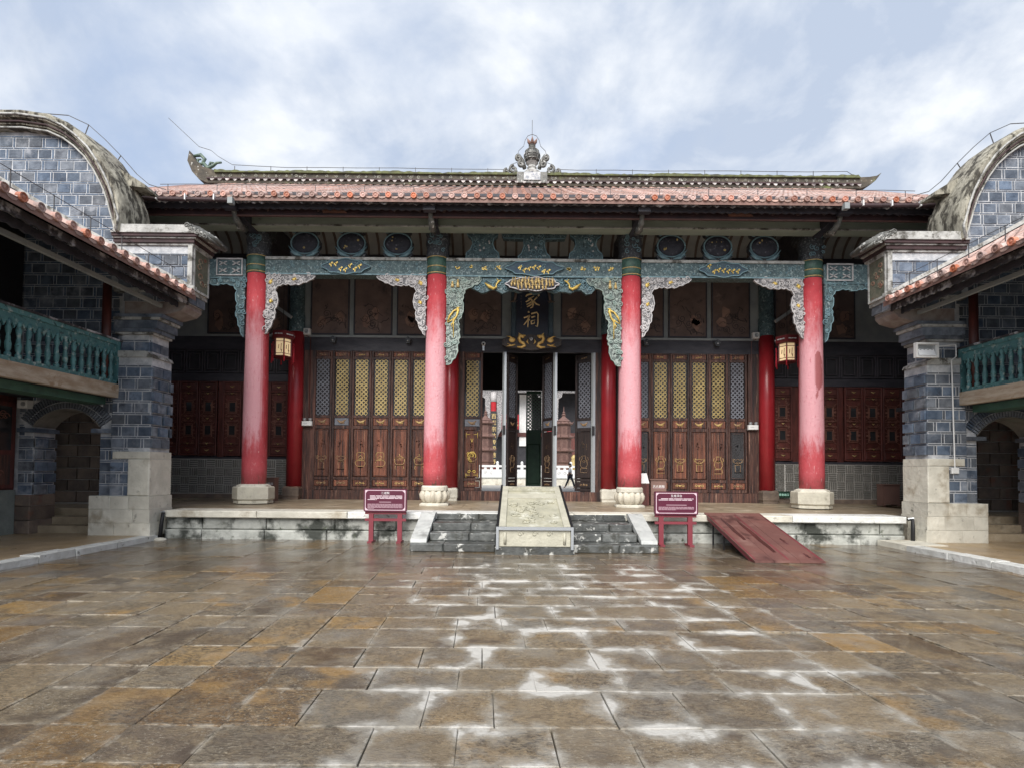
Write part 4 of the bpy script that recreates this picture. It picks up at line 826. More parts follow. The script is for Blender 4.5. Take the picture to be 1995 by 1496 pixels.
def door_leaf(x, y, w, motif_kind, latt='gold', rot=0, plate=None, sg=1, goldy=True, name='door_leaf'):
    o = inst(leaf_frame(w), name, hall, (x, y, 0), (0, 0, rot) if rot else None)
    def sub(mb, nm, m, smooth=False):
        ob = bpy.data.objects.new(nm, mb.mesh(nm, m, smooth)); ob.parent = o; COL.objects.link(ob); WL[ob] = WL[o]; return ob
    def rawsub(me, nm, dy=0):
        ob = bpy.data.objects.new(nm, me); ob.parent = o; ob.location = (0, dy, 0); COL.objects.link(ob); return ob
    h = w / 2 - .075
    sub(MB().cbox(-h + .012, h - .012, -.018, .02, 1.37, 2.885, .02), 'lower_panel', plate or wood2_m)
    sub(MB().cbox(-h + .01, h - .01, -.018, .02, 1.06, 1.26, .015), 'bottom_panel', wood2_m); sub(MB().cbox(-h + .01, h - .01, -.018, .02, 3.005, 3.245, .015), 'middle_panel', greyl_m if (not goldy and rnd.random() < .4) else wood2_m); sub(MB().cbox(-h + .01, h - .01, -.018, .02, 5.215, 5.355, .01), 'top_panel', wood2_m)
    r_ = MB(); hh = h - .035
    for a, b in ((1.41, 1.41), (2.845, 2.845)): r_.bar((-hh, -.022, a), (hh, -.022, b), .014, .012)
    for a in (-hh, hh): r_.bar((a, -.022, 1.41), (a, -.022, 2.845), .014, .012)
    sub(r_, 'panel_rim', wood_m)
    rawsub(lat_gold if latt == 'gold' else lat_grey, 'lattice', -.005)
    sub(MB().box(-h, h, .018, .024, 3.3, 5.15), 'pane', pane_m)
    g2 = MB(); motif(motif_kind, g2, sg); smallmotif(g2, 1.16, 2 + (motif_kind in ('teapot', 'vase'))); smallmotif(g2, 3.125, 0); smallmotif(g2, 3.135, 0); smallmotif(g2, 5.285, 1)
    g2.v = [(a * (1.35 if b > 2.95 or b < 1.3 else 1), y_, 3.125 + (b - 3.125) * 1.45 if 2.95 < b < 3.3 else b) for a, y_, b in g2.v]
    sub(g2, 'gold_carving', worn_m if goldy else worn2_m, True)
    return o
pit = .628
for k, kd in enumerate(('drum', 'drum', 'teapot', 'teapot', 'censer', 'censer')):
    door_leaf(-7.02 + (k + .5) * pit + (.0), YB, pit, kd, 'grey' if k == 0 else 'gold', sg=1 if k % 2 else -1, goldy=k > 1)
blk_m = M('blackened_panel', (.03, .03, .034), (.015, .014, .016), 3, .5, bump=.3)
for k, kd in enumerate(('drum', 'vase', 'drum', 'drum', 'vase', 'drum')):
    door_leaf(3.25 + (k + .5) * pit * .985, YB, pit * .985, kd, 'grey' if k in (0, 5) else 'gold', sg=1 if k % 2 else -1, plate=blk_m if k in (0, 5) else None, goldy=0 < k < 5)
# central bay: one closed leaf, three standing open
def rich(o):
    mb = MB(); y = -.024
    mb.tube([(.13 * cos(a), y, 2.05 + .13 * sin(a)) for a in [-.4 + .25 * k for k in range(16)]], .02, 5)
    for k in range(9): mb.spiral(rnd.uniform(-.14, .14), y, 1.85 + rnd.random() * .35, .045, 1.2, .012, rnd.uniform(0, 6))
    mb.spiral(-.08, y, 1.55, .06, 1.2, .014).spiral(.08, y, 1.55, .06, 1.2, .014, pi, -1).tube([(-.04, y, 2.62), (0, y, 2.5), (.04, y, 2.62)], [.01, .03, .01], 5)
    for z in (2.75, 1.45):
        mb.bar((-.18, y, z), (-.05, y, z), .015, .01).bar((.05, y, z), (.18, y, z), .015, .01).bar((-.18, y, z - .12), (-.18, y, z + .06), .015, .01).bar((.18, y, z - .12), (.18, y, z + .06), .015, .01)
    ob = bpy.data.objects.new('gold_carving', mb.mesh('gold_carving', gold_m, True)); ob.parent = o; COL.objects.link(ob)
rich(door_leaf(-1.88, YB, .66, 'drum', 'gold', goldy=False))
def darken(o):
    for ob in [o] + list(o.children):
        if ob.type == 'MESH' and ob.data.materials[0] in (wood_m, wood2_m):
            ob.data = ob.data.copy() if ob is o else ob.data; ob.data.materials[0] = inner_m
inner_m = M('shaded_leaf_wood', (.035, .022, .02), (.018, .013, .013), 2, .5, .1, .2, 8, stretch=(7, 7, .6))  # doorway shade on the open leaves painted in as near-black wood
def hinged(x, ang, w, s, kd='vase'):   # leaf hinged at x, swung inwards
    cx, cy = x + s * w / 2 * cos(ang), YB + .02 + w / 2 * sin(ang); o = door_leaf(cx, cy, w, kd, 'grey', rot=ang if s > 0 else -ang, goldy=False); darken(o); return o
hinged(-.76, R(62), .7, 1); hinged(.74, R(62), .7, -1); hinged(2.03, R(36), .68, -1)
for x in (-.84, .79, 2.02): 
    p = MB().box(x - .075, x + .01, YB - .04, YB + .06, .94, 5.40).build('door_post', plast_m, hall); MB().box(x - .02, x + .05, YB - .055, YB - .041, .94, 5.40).build('post_trim', greym, p)
    MB().box(x - .06, x + .03, YB - .075, YB - .055, 2.75, 3.05).build('door_lock', blackm, p)
MB().box(-2.2, 2.1, YB - .06, YB + .1, .66, .9).build('door_sill', dark_m, hall)
# --- side bays: basket-weave brick base, fretted windows
def weave(parent, xa, xb, z0, z1):
    mb = MB(); c = .27; nx = int((xb - xa) / c); cx = (xb - xa) / nx; nz = max(1, round((z1 - z0) / c)); cz = (z1 - z0) / nz
    for i in range(nx):
        for j in range(nz):
            for k in range(4):
                if (i + j) % 2: a, b, p, q = xa + i * cx + .014, xa + (i + 1) * cx - .014, z0 + j * cz + k * cz / 4 + .012, z0 + j * cz + (k + 1) * cz / 4 - .012
                else: a, b, p, q = xa + i * cx + k * cx / 4 + .012, xa + i * cx + (k + 1) * cx / 4 - .012, z0 + j * cz + .014, z0 + (j + 1) * cz - .014
                d = rnd.uniform(-.004, .004); mb.box(a, b, YB - .075 + d, YB - .05, p, q)
    mb.build('woven_bricks', basew_m, parent, kind='stuff')
def window_leaf(x, w, z0=2.0, z1=4.38):
    mb = MB(); h = w / 2; s = .055
    for a, b in ((-h, -h + s), (h - s, h)): mb.cbox(x + a + .003, x + b - .003, YB - .05, YB + .02, z0, z1, .01)
    zs = [z0, z0 + .05, z0 + .29, z0 + .34, z1 - .34, z1 - .29, z1 - .05, z1]
    for a, b in ((0, 1), (2, 3), (4, 5), (6, 7)): mb.box(x - h + s - .003, x + h - s + .003, YB - .045, YB + .015, zs[a], zs[b])
    o = mb.build('window_leaf', redwood_m, hall)
    for a, b in ((1, 2), (5, 6)): MB().cbox(x - h + s + .006, x + h - s - .006, YB - .035, YB + .01, zs[a] + .006, zs[b] - .006, .015).build('panel', redwood_m, o)
    MB().box(x - h + s, x + h - s, YB + .016, YB + .022, zs[3], zs[4]).build('backing', redwood_m, o)
    for u in (.28, .72): zc = zs[3] + (zs[4] - zs[3]) * u; MB().box(x - .10, x + .10, YB + .004, YB + .016, zc - .15, zc + .15).build('pane', pane_m, o)
    f = MB(); za, zb = zs[3], zs[4]; q = h - s; bw = .016
    for zc in (za + (zb - za) * .28, za + (zb - za) * .72):
        for r in (.13, .17): 
            for sx in (-1, 1): f.bar((x + sx * r * .8, YB - .02, zc - r * 1.2), (x + sx * r * .8, YB - .02, zc + r * 1.2), bw, .02).bar((x - r * .8, YB - .02, zc + sx * r * 1.2), (x + r * .8, YB - .02, zc + sx * r * 1.2), bw, .02)
        for sx in (-1, 1):
            f.bar((x + sx * .14, YB - .018, zc), (x + sx * q, YB - .018, zc), bw, .02).ball(x + sx * .18, YB - .02, zc, .03, .012, .03, 6, 4)
            for dz in (-.22, -.1, .1, .22): f.bar((x + sx * .17, YB - .018, zc + dz), (x + sx * q, YB - .018, zc + dz * 1.25), bw, .02)
    for zc in (za + .05, (za + zb) / 2 - .08, (za + zb) / 2 + .08, zb - .05): f.bar((x - q, YB - .018, zc), (x + q, YB - .018, zc), bw, .02); f.spiral(x - .1, YB - .018, zc, .05, 1.2, .009).spiral(x + .1, YB - .018, zc, .05, 1.2, .009, pi, -1)
    for t in range(10): f.spiral(x + rnd.choice((-1, 1)) * rnd.uniform(.10, .2), YB - .019, rnd.uniform(za + .08, zb - .08), rnd.uniform(.03, .05), 1.1, .009, rnd.uniform(0, 6), rnd.choice((-1, 1)), 9)
    f.build('fretwork', M_fret, o)
    gm = MB()
    for zc, k in ((zs[1] + .12, .07), (za + .05, .04), ((za + zb) / 2, .045), (zb - .05, .04), (zs[5] + .12, .07)): gm.tube([(x - k, YB - .045, zc + .02), (x, YB - .045, zc - .018), (x + k, YB - .045, zc + .02)], [.006, .022, .006], 5)
    gm.build('gold_bat', goldl_m, o, True)
M_fret = M('fretwork_wood', (.27, .125, .09), (.16, .07, .055), 5, .5)
for s in (-1, 1):
    xa, xb = (-13.2, -7.6) if s < 0 else (7.6, 13.2)
    bw = MB().box(xa, xb, YB - .05, YB + .1, PF, 1.96).build('brick_dado', bmort_m, hall)
    weave(bw, xa + .1, xb - .55 if s < 0 else xb - .1, .80, 1.88) if s < 0 else weave(bw, xa + .55, xb - .1, .80, 1.88)
    sm = MB(); xq = (xb - .53) if s < 0 else xa + .06
    for j in range(15):
        z = .80 + j * .072; o2 = (j % 2) * .12
        for a, b in ((0, .2 + o2), (.21 + o2, .46)):
            if b - a > .05: sm.box(xq + a, xq + b - .01, YB - .075, YB - .05, z + .007, z + .065)
    sm.build('small_bricks', basew_m, bw, kind='stuff')
    MB().box(xa, xb, YB - .09, YB - .05, PF, .78).build('dado_plinth', brownstone_m, bw)
    MB().box(xa, xb, YB - .075, YB + .08, 1.90, 1.965).build('window_sill', dark_m, hall)
    MB().box(xa, xb, YB - .07, YB + .08, 4.38, 4.62).build('window_head', dark_m, hall)
    MB().box(xa, xb, YB + .02, YB + .06, 4.6, 5.42).build('transom_back', black_m, hall)
    k = 0; x = -s * -7.6
    xs = [8.1, 8.98, 9.6, 10.38, 11.0, 11.62, 12.24]
    for q in xs: window_leaf(s * q, .6)
    for q in (7.72, 8.5, 9.94): MB().box(s * q - .1, s * q + .1, YB - .03, YB + .06, 1.965, 4.38).build('window_post', redwood_m, hall)
    for q in range(9):
        x = s * (7.95 + q * .58); f = MB()
        f.box(x - .27, x - .24, YB - .02, YB + .02, 4.66, 5.38).box(x + .24, x + .27, YB - .02, YB + .02, 4.66, 5.38).box(x - .24, x + .24, YB - .02, YB + .02, 4.66, 4.69).box(x - .24, x + .24, YB - .02, YB + .02, 5.35, 5.38)
        f.box(x - .17, x - .15, YB - .02, YB + .02, 4.76, 5.28).box(x + .15, x + .17, YB - .02, YB + .02, 4.76, 5.28).box(x - .15, x + .15, YB - .02, YB + .02, 4.76, 4.78).box(x - .15, x + .15, YB - .02, YB + .02, 5.26, 5.28)
        f.build('transom_fret', M_tr if (s > 0 or q) else (M_tr := M('dull_fret', (.07, .065, .08), (.045, .04, .05), 4, .6)), hall)
# --- body of the hall: side and rear walls, interior
for xa, xb in ((-14.1, -13.3), (13.3, 14.3)): MB().box(xa, xb, 14.0, 30, 0, 9.2).build('gable_side_wall', mortar_m, hall)
YR = 25.0
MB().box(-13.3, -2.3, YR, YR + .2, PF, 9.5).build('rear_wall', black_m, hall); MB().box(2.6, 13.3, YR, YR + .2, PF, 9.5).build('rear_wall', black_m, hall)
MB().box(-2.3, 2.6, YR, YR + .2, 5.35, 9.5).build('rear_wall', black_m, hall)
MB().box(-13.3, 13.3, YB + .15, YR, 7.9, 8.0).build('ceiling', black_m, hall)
for x in (-6, -4.2, 4.2, 6): MB().lathe([(.26, PF), (.26, 7.9)], x, 21.2, 20).build('inner_column', redin_m, hall, True)
gd = MB().box(.05, .11, YR - .05, YR, .9, 5.3).box(.70, .76, YR - .05, YR, .9, 5.3).box(.11, .70, YR - .05, YR, 3.3, 3.5).box(.11, .70, YR - .05, YR, 2.85, 2.95).box(.11, .70, YR - .05, YR, 5.15, 5.3).box(.11, .70, YR - .05, YR, .9, 1.0).build('rear_door_leaf', green_m, hall)
MB().cbox(.11, .70, YR - .03, YR, 1.0, 2.85, .03).build('panel', green_m, gd); MB().box(.11, .70, YR - .03, YR, 2.95, 3.3).build('panel', green_m, gd)
lm = lattice_mesh(.58, 3.5, 5.15, green_m, .16, .05, False); o = inst(lm, 'lattice', gd, (.405, YR - .03, 0))

# --- carved cloud strip and gold figure cartouche over the centre
P = [(-1.75, 6.88)]; n = 24
for k in range(n + 1): x = -1.75 + 3.45 * k / n; P.append((x, 6.50 + .05 * sin(k * 1.9) + .03 * sin(k * 5.1) + (.08 if k in (0, n) else 0)))
P.append((1.70, 6.88))
cs = MB().prism(P, 14.66, 14.78).build('cloud_strip', teal2_m, hall)
rl = MB(); gm = MB()
for k in range(60): rl.spiral(rnd.uniform(-1.65, 1.6), 14.65, rnd.uniform(6.56, 6.84), rnd.uniform(.06, .11), 1.3, .017, rnd.uniform(0, 6), rnd.choice((-1, 1)))
for k in range(14): x = -1.7 + k * .245; rl.tube([(x, 14.65, 6.75), (x + .12, 14.645, 6.8), (x + .25, 14.65, 6.72), (x + .36, 14.65, 6.76)], .016, 4)
rl.build('carved_relief', reliefb_m, cs, True)
for s in (-1, 1):
    q = lambda pts: [(-.06 + s * a, 14.62, b) for a, b in pts]
    gm.tube(q([(.86, 6.80), (.94, 6.76), (1.0, 6.68), (1.0, 6.6), (1.08, 6.56), (1.2, 6.62), (1.32, 6.72)]), [.012, .03, .02, .03, .04, .05, .008], 6).tube(q([(.94, 6.78), (.99, 6.83)]), .014, 4)
gm.build('gold_crane', gold_m, cs, True)
C0 = -.08
P = [(C0 + (.70 + .04 * cos(10 * a)) * cos(a), 6.655 + (.175 + .018 * cos(9 * a)) * sin(a)) for a in [2 * pi * k / 60 for k in range(60)]]
ct = MB().prism(P, 14.5, 14.66).build('figure_cartouche', dark_m, hall)
MB().tube([(a, 14.495, b) for a, b in P + P[:1]], .016, 5).build('white_rim', M('rim_white', (.62, .6, .62), None, 5), ct, True)
fg = MB().tube([(0, 0, 0), (0, 0, .07), (0, 0, .1)], [.035, .028, .018], 7).ball(0, 0, .12, .02, .02, .024, 7, 5).tube([(0, 0, .14), (.003, 0, .165)], [.014, .004], 5).tube([(-.03, -.02, .09), (-.042, -.03, .05), (-.02, -.035, .06)], .01, 4).tube([(.03, -.02, .09), (.044, -.03, .1), (.05, -.03, .14)], .008, 4).mesh('gold_figurine', goldf_m, True)
for row, (z, nn, hw) in enumerate(((6.685, 13, .58), (6.60, 13, .62), (6.50, 9, .42))):
    for k in range(nn): inst(fg, 'gold_figurine', ct, (C0 + (k - (nn - 1) / 2) * 2 * hw / nn + rnd.uniform(-.02, .02), 14.49 - .02 * row, z + rnd.uniform(-.012, .02) - .12 * (abs(k - (nn - 1) / 2) / nn) ** 2 * 0), (0, 0, rnd.uniform(-1, 1)), (rnd.uniform(.62, .85), .8, rnd.uniform(.85, 1.15)))

# ================================================================== WINGS (mirror pair)
GC = [(-14.3, 6.78), (-14.15, 7.3), (-13.98, 7.8), (-13.75, 8.27), (-13.3, 8.79), (-12.75, 9.12), (-12.26, 9.2), (-11.67, 9.2), (-11.09, 9.12), (-10.75, 8.97), (-10.5, 8.79), (-10.25, 8.55), (-10.05, 8.27), (-9.9, 8.0), (-9.8, 7.8), (-9.7, 7.52), (-9.64, 7.3), (-9.56, 7.05), (-9.49, 6.78)]
def gable_xmax(z):
    for (x0, z0), (x1, z1) in zip(GC[9:-1], GC[10:]):
        if z1 <= z <= z0: t = (z - z0) / (z1 - z0); return x0 + (x1 - x0) * t
    return -9.49 if z < 6.9 else -11.2
brickmeshes = {}
def brick_mesh(w, h):
    k = (round(w, 2), round(h, 2))
    if k not in brickmeshes: brickmeshes[k] = MB().cbox(-w / 2, w / 2, 0, .05, -h / 2, h / 2, .006).mesh('brick', brick_m)
    return brickmeshes[k]
def brick_face(parent, s, spans, z0, z1, y, axis='x', count=None):
    """spans(z) -> list of (u0,u1) intervals free for bricks; front face at y (axis x) or facing the yard (axis y, u = Y, at X = y)"""
    thin = MB(); z = z0; j = 0; ph = .30
    bars = []
    while z < z1 - .1:
        h = .2; zc = z + h / 2
        if z + h > z1: break
        for u0, u1 in spans(zc):
            u = u0; off = (j % 2) * .15 + rnd.uniform(-.02, .02)
            first = True
            while u < u1 - .03:
                w = .285 if not first or off < .05 else .285 - off; first = False
                if u + w > u1 - .05: w = u1 - u
                if w > .06:
                    pr = rnd.uniform(-.006, .007)
                    if axis == 'x': inst(brick_mesh(w, h), 'brick', parent, (s * (u + w / 2), y + pr, zc))
                    else: inst(brick_mesh(w, h), 'brick', parent, (s * (y - pr), u + w / 2, zc), (0, 0, R(-90) if s > 0 else R(90)))
                u += w + .022
                if u < u1 - .1 and rnd.random() < .75:
                    if axis == 'x': bars.append((u, u + .04, y, y + .04, z, z + h))
                    else: bars.append((y - .04, y, u, u + .04, z, z + h))
                    u += .058
            uu = u0                                   # thin course above
            while uu < u1 - .02:
                w = min(rnd.uniform(.26, .33), u1 - uu)
                if axis == 'x': bars.append((uu, uu + w - .018, y, y + .04, z + h + .019, z + h + .044))
                else: bars.append((y - .04, y, uu, uu + w - .018, z + h + .019, z + h + .044))
                uu += w
        z += .262; j += 1
    for b in bars: thin.box(*b)
    if thin.v: thin.mirror(s).build('thin_brick_courses', brick_m, parent, kind='stuff')
def wing(s):
    side = 'left' if s < 0 else 'right'
    W_ = thing('wing_building', ('two-storey wing on the left with teal balcony, bow-topped brick gable and no floodlight' if s < 0 else 'two-storey wing on the right with teal balcony and a floodlight on its brick pier'), 'building', (s * 11, 11, 0), group='wing buildings flanking the courtyard')
    q = lambda mb: mb.mirror(-s)     # everything below is written for the wing at negative X
    # ---- gable wall with arch
    xl, xr, zs, zc, Rr = -11.3, -9.8, 2.40, 1.98, .905
    gw = [(-14.3, .1), (xl, .1), (xl, zs)] + [((xl + xr) / 2 + Rr * cos(a), zc + Rr * sin(a)) for a in [R(146 - k * 11.2) for k in range(11)]] + [(xr, zs), (xr, .1), (-8.7, .1), (-8.7, 6.78)] + GC[::-1]
    wall = q(MB().prism(gw, 12.05, 12.62)).build('gable_wall', mortar_m, W_)
    arch_c = ((xl + xr) / 2, zc)
    def spans(z):
        xm = min(gable_xmax(z), -9.5) if z > 4.1 else -9.47
        L_ = -12.3
        if z < .95: return []
        if z < 2.45: return [(-11.62, xl - .0), (xr + .0, -9.46)] if z < 2.36 else [(-11.62, -11.5), (-9.52, -9.46)]
        d = 1.22 ** 2 - (z - zc) ** 2
        if z < 3.2 and d > 0: w = d ** .5; return [(-11.62, arch_c[0] - w), (arch_c[0] + w, -9.46)]
        if z < 6.78: return [(-11.6 if z < 5.2 else L_, -9.46 if z < 5.4 else -9.4)]
        return [(L_, gable_xmax(z) - .03)]
    brick_face(wall, -s * -1, lambda z: spans(z), .98, 9.15, 12.03) if False else None
    brick_face(wall, -s, lambda z: spans(z), .98, 9.2, 12.042)
    # arch rings
    for r0, n, h in ((.93, 30, .115), (1.075, 36, .155)):
        mb = MB()
        for k in range(n):
            a0, a1 = R(34 + 112 * (k + .2) / n), R(34 + 112 * (k + .8) / n); v = []
            for yy in (12.0, 12.05):
                for r, a in ((r0, a0), (r0 + h, a0), (r0 + h, a1), (r0, a1)): v.append((arch_c[0] + r * cos(a), yy, arch_c[1] + r * sin(a)))
            mb.add(v, [(0, 1, 2, 3), (0, 4, 5, 1), (1, 5, 6, 2), (2, 6, 7, 3), (3, 7, 4, 0)])
        q(mb).build('arch_bricks', brick_m, wall, kind='stuff')
    aa = [R(146 - k * 11.2) for k in range(11)]; mb = MB(); vv = [(arch_c[0] + r * cos(a), y, arch_c[1] + r * sin(a)) for a in aa for r, y in ((.902, 12.01), (.902, 12.62), (.92, 12.62), (.92, 12.01))]
    q(mb.add(vv, [(4 * i + k, 4 * i + (k + 1) % 4, 4 * i + 4 + (k + 1) % 4, 4 * i + 4 + k) for i in range(10) for k in range(4)])).build('arch_soffit', basew_m, wall)
    q(MB().box(-9.95, -9.5, 11.96, 12.6, 2.36, 2.45)).build('arch_impost', brick_m, wall); q(MB().box(-11.6, -11.18, 11.96, 12.6, 2.36, 2.45)).build('arch_impost', brick_m, wall)
    # reveal of the far jamb, bricks facing the yard
    brick_face(wall, -s, lambda z: [(12.08, 12.6)], .98, 2.36, xl + .015, 'y')
    # stone feet of the wall
    for a, b, z0, z1 in ((-11.7, xl + .03, .1, .4), (-11.7, xl + .03, .4, .72), (-11.7, xl + .03, .72, .97)): q(MB().cbox(a, b, 11.97, 12.64, z0 + .004, z1 - .004, .015)).build('stone_block', brownstone_m, wall)
    # passage beyond the arch
    pas = q(MB().box(-14.2, -10.25, 14.6, 14.8, .1, 3.9)).build('passage_wall', bmort_m, W_)
    for j in range(9):
        z = .64 + j * .31; x = -14.1 - (j % 2) * .25
        while x < -10.8: q(MB().cbox(x + .008, x + .58, 14.56, 14.6, z + .008, z + .30, .01)).build('stone_block', brownstone_m, pas); x += .59
    for k in range(3): q(MB().box(-14.1, -10.2 if k else -9.78, 12.2 + k * .38, 14.6 if k else 12.61, .1, .1 + .17 * (k + 1))).build('passage_step', porch_m, W_)
    q(MB().box(-14.2, -9.9, 12.62, 14.7, 3.3, 3.4)).build('passage_ceiling', black_m, W_); q(MB().box(-10.4, -10.25, 13.6, 14.6, .1, 3.3)).build('passage_wall', mortar_m, W_)
    # ---- pier
    pier = q(MB().box(-9.44, -8.61, 11.91, 12.6, .97, 4.03)).build('pier', mortar_m, W_)
    sp = lambda z: [(-9.46, -8.6)] if z > 1.98 else [(-9.46, -9.06)]
    brick_face(pier, -s, sp, .985, 4.05, 11.902)
    brick_face(pier, -s, lambda z: [(11.93, 12.6)] if z > 1.98 else [], .985, 4.05, -8.602, 'y')
    q(MB().cbox(-9.05, -8.57, 11.865, 12.63, .975, 1.78, .02)).build('corner_stone', wstone_m, pier); q(MB().cbox(-9.4, -8.575, 11.87, 12.63, 1.785, 1.95, .015)).build('corner_stone', wstone_m, pier)
    for z0, z1, xs in ((.1, .38, (-9.86, -9.3, -8.95, -8.5)), (.38, .68, (-9.86, -9.55, -8.9, -8.52)), (.68, .97, (-9.86, -9.4, -9.0, -8.54))):
        for a, b in zip(xs[:-1], xs[1:]): q(MB().cbox(a + .0015, b - .0015, 11.84 + rnd.uniform(-.006, .006), 12.64, z0 + .0015, z1 - .0015, .007)).build('stone_block', wstone_m, pier)
    q(MB().prism([(-9.46, 4.03), (-8.57, 4.03), (-8.60, 4.10), (-8.74, 4.17), (-9.46, 4.17)], 11.87, 12.62)).build('pier_shoulder', coping_m, pier)
    q(MB().box(-9.35, -8.74, 12.0, 12.6, 4.17, 4.55)).build('pier_neck', mortar_m, pier)
    brick_face(pier, -s, lambda z: [(-9.36, -8.735)], 4.19, 4.57, 11.992); brick_face(pier, -s, lambda z: [(12.02, 12.6)], 4.19, 4.57, -8.732, 'y')
    for z0, z1, x, y, m in ((4.55, 4.60, -8.62, 11.93, coping_m), (4.60, 4.68, -8.56, 11.90, brick_m), (4.68, 4.86, -8.5, 11.88, brick_m), (4.86, 4.92, -8.44, 11.85, coping_m), (4.92, 5.0, -8.38, 11.88, brick_m)): q(MB().box(-9.46, x, y, 12.62, z0 + .001, z1 - .001)).build('pier_moulding', m, pier)
    q(MB().prism([(-9.3, 5.0), (-8.5, 5.0), (-8.3, 5.03), (-8.05, 5.1), (-7.95, 5.2), (-7.95, 5.3), (-9.3, 5.3)], 11.98, 12.62)).build('corbel', M('corbel_plaster' + side, (.2, .15, .14), (.3, .27, .25), 4, .8), pier)
    q(MB().box(-9.3, -7.93, 11.96, 12.63, 5.3, 5.5)).build('corbel_band', mortar_m, pier); brick_face(pier, -s, lambda z: [(-9.3, -7.92)], 5.3, 5.51, 11.945); brick_face(pier, -s, lambda z: [(11.98, 12.62)], 5.3, 5.51, -7.915, 'y')
    q(MB().box(-9.5, -7.84, 11.9, 12.66, 5.5, 5.58)).build('corbel_band', coping_m, pier)
    box_ = q(MB().box(-9.62, -7.82, 11.99, 12.62, 5.58, 6.57)).build('corbel_box', mortar_m, pier)
    brick_face(box_.parent, -s, lambda z: [(-9.46, -7.9)], 5.62, 6.57, 11.97)
    q(MB().box(-7.9, -7.80, 11.95, 12.02, 5.58, 6.57)).build('white_edge', coping_m, pier)
    pm = M('side_panel_' + side, (.17, .16, .12), (.10, .11, .08), 7, .75, .1, .5, 26, stain=((.2, .07, .05), 5, .62, .68))
    pn = q(MB().box(-7.82, -7.80, 12.02, 12.62, 5.58, 6.57)).build('side_panel', pm, pier)
    fr_ = MB(); 
    for a, b, c, d in ((12.02, 12.62, 5.58, 5.63), (12.02, 12.62, 6.52, 6.57), (12.02, 12.06, 5.63, 6.52), (12.58, 12.62, 5.63, 6.52)): fr_.box(-7.80, -7.785, a, b, c, d)
    q(fr_).build('panel_frame', coping_m, pn)
    rl = MB()
    for k in range(8):
        yy, zz = 12.14 + rnd.random() * .36, 5.72 + rnd.random() * .7; r0 = rnd.uniform(.05, .1); rl.tube([(-7.795, yy + r0 * (1 - .07 * i) * cos(i * .6), zz + r0 * (1 - .07 * i) * sin(i * .6)) for i in range(11)], .012, 4)
    q(rl).build('carved_relief', M('panel_relief_' + side, (.3, .3, .22), (.28, .1, .07), 6), pn)
    for z0, z1, x, y, m in ((6.57, 6.62, -7.78, 11.95, coping_m), (6.62, 6.70, -7.74, 11.91, maroonband_m), (6.70, 6.735, -7.69, 11.88, coping_m), (6.735, 6.80, -7.64, 11.84, maroonband_m), (6.80, 6.83, -7.60, 11.81, coping_m)): q(MB().box(-9.55, x, y, 12.72, z0 + .001, z1 - .001)).build('cap_moulding', m, pier)
    q(MB().prism([(-9.5, 6.83), (-7.62, 6.83), (-7.7, 6.92), (-7.85, 6.98), (-9.5, 6.99)], 11.82, 12.75)).build('cap_coping', coping_m, pier)
    sc2 = MB()
    for k in range(6): sc2.tube([(-7.86 + k * .075, 11.86, 6.98 - k * .045), (-7.82 + k * .075, 12.2, 7.04 - k * .045), (-7.78 + k * .075, 12.6, 6.98 - k * .045)], [.06, .075, .06], 7)
    for k in range(6): sc2.spiral(-7.86 + k * .08, 11.82, 6.97 - k * .05, .06, 1.3, .018, k, 1, 12, 5)
    sc2.prism([(-7.9, 6.84), (-7.40, 6.68), (-7.42, 6.76), (-7.85, 7.0)], 11.86, 12.6)
    q(sc2).build('scroll_end', greyfin_m, pier, True)
    # ---- bow coping
    sec = [(-.02, 12.02), (-.02, 11.93), (.05, 11.93), (.05, 11.86), (.15, 11.86), (.17, 11.78), (.30, 11.76), (.35, 11.82), (.37, 12.1), (.40, 12.45), (.40, 12.66), (.2, 12.7), (-.02, 12.7)]
    pts = GC[:]; ext = [(-9.44, 6.99)]
    n = len(sec); vs = []; fs = []
    for i, p in enumerate(pts):
        a, b = pts[max(i - 1, 0)], pts[min(i + 1, len(pts) - 1)]; dx, dz = b[0] - a[0], b[1] - a[1]; l = hypot(dx, dz); nx, nz = -dz / l * -1, dx / l
        nx, nz = -dz / l, dx / l
        # outward = away from the gable's middle
        if nx * (p[0] + 11.9) + nz * (p[1] - 7) < 0: nx, nz = -nx, -nz
        sq = .45 if i in (0, len(pts) - 1) else (.7 if i in (1, len(pts) - 2) else 1)
        for o_, y in sec: vs.append((p[0] + nx * o_ * sq, y, p[1] + nz * o_ * sq))
    for i in range(len(pts) - 1):
        for k in range(n): fs.append((i * n + k, i * n + (k + 1) % n, (i + 1) * n + (k + 1) % n, (i + 1) * n + k))
    fs += [tuple(range(n)), tuple((len(pts) - 1) * n + k for k in range(n))]
    cp = q(MB().add(vs, fs)).build('bow_coping', grime_m, W_, SM)
    for off, y, rr, m in ((.0, 11.90, .022, coping_m), (.10, 11.83, .02, maroonband_m), (.22, 11.755, .025, coping_m)):
        tb = []
        for i, p in enumerate(pts):
            a, b = pts[max(i - 1, 0)], pts[min(i + 1, len(pts) - 1)]; dx, dz = b[0] - a[0], b[1] - a[1]; l = hypot(dx, dz); nx, nz = -dz / l, dx / l
            if nx * (p[0] + 11.9) + nz * (p[1] - 7) < 0: nx, nz = -nx, -nz
            sq = .5 if i in (0, len(pts) - 1) else 1; tb.append((p[0] + nx * off * sq, y, p[1] + nz * off * sq))
        q(MB().tube(tb, rr, 5)).build('coping_line', m, cp, True)
    # flared foot of the coping beside the hall eave, and the return wall below it
    q(MB().prism([(-9.75, 8.5), (-9.45, 8.32), (-9.16, 8.14), (-9.14, 8.06), (-9.5, 8.1), (-9.8, 7.9)], 12.3, 12.75)).build('coping_foot', grime_m, cp)
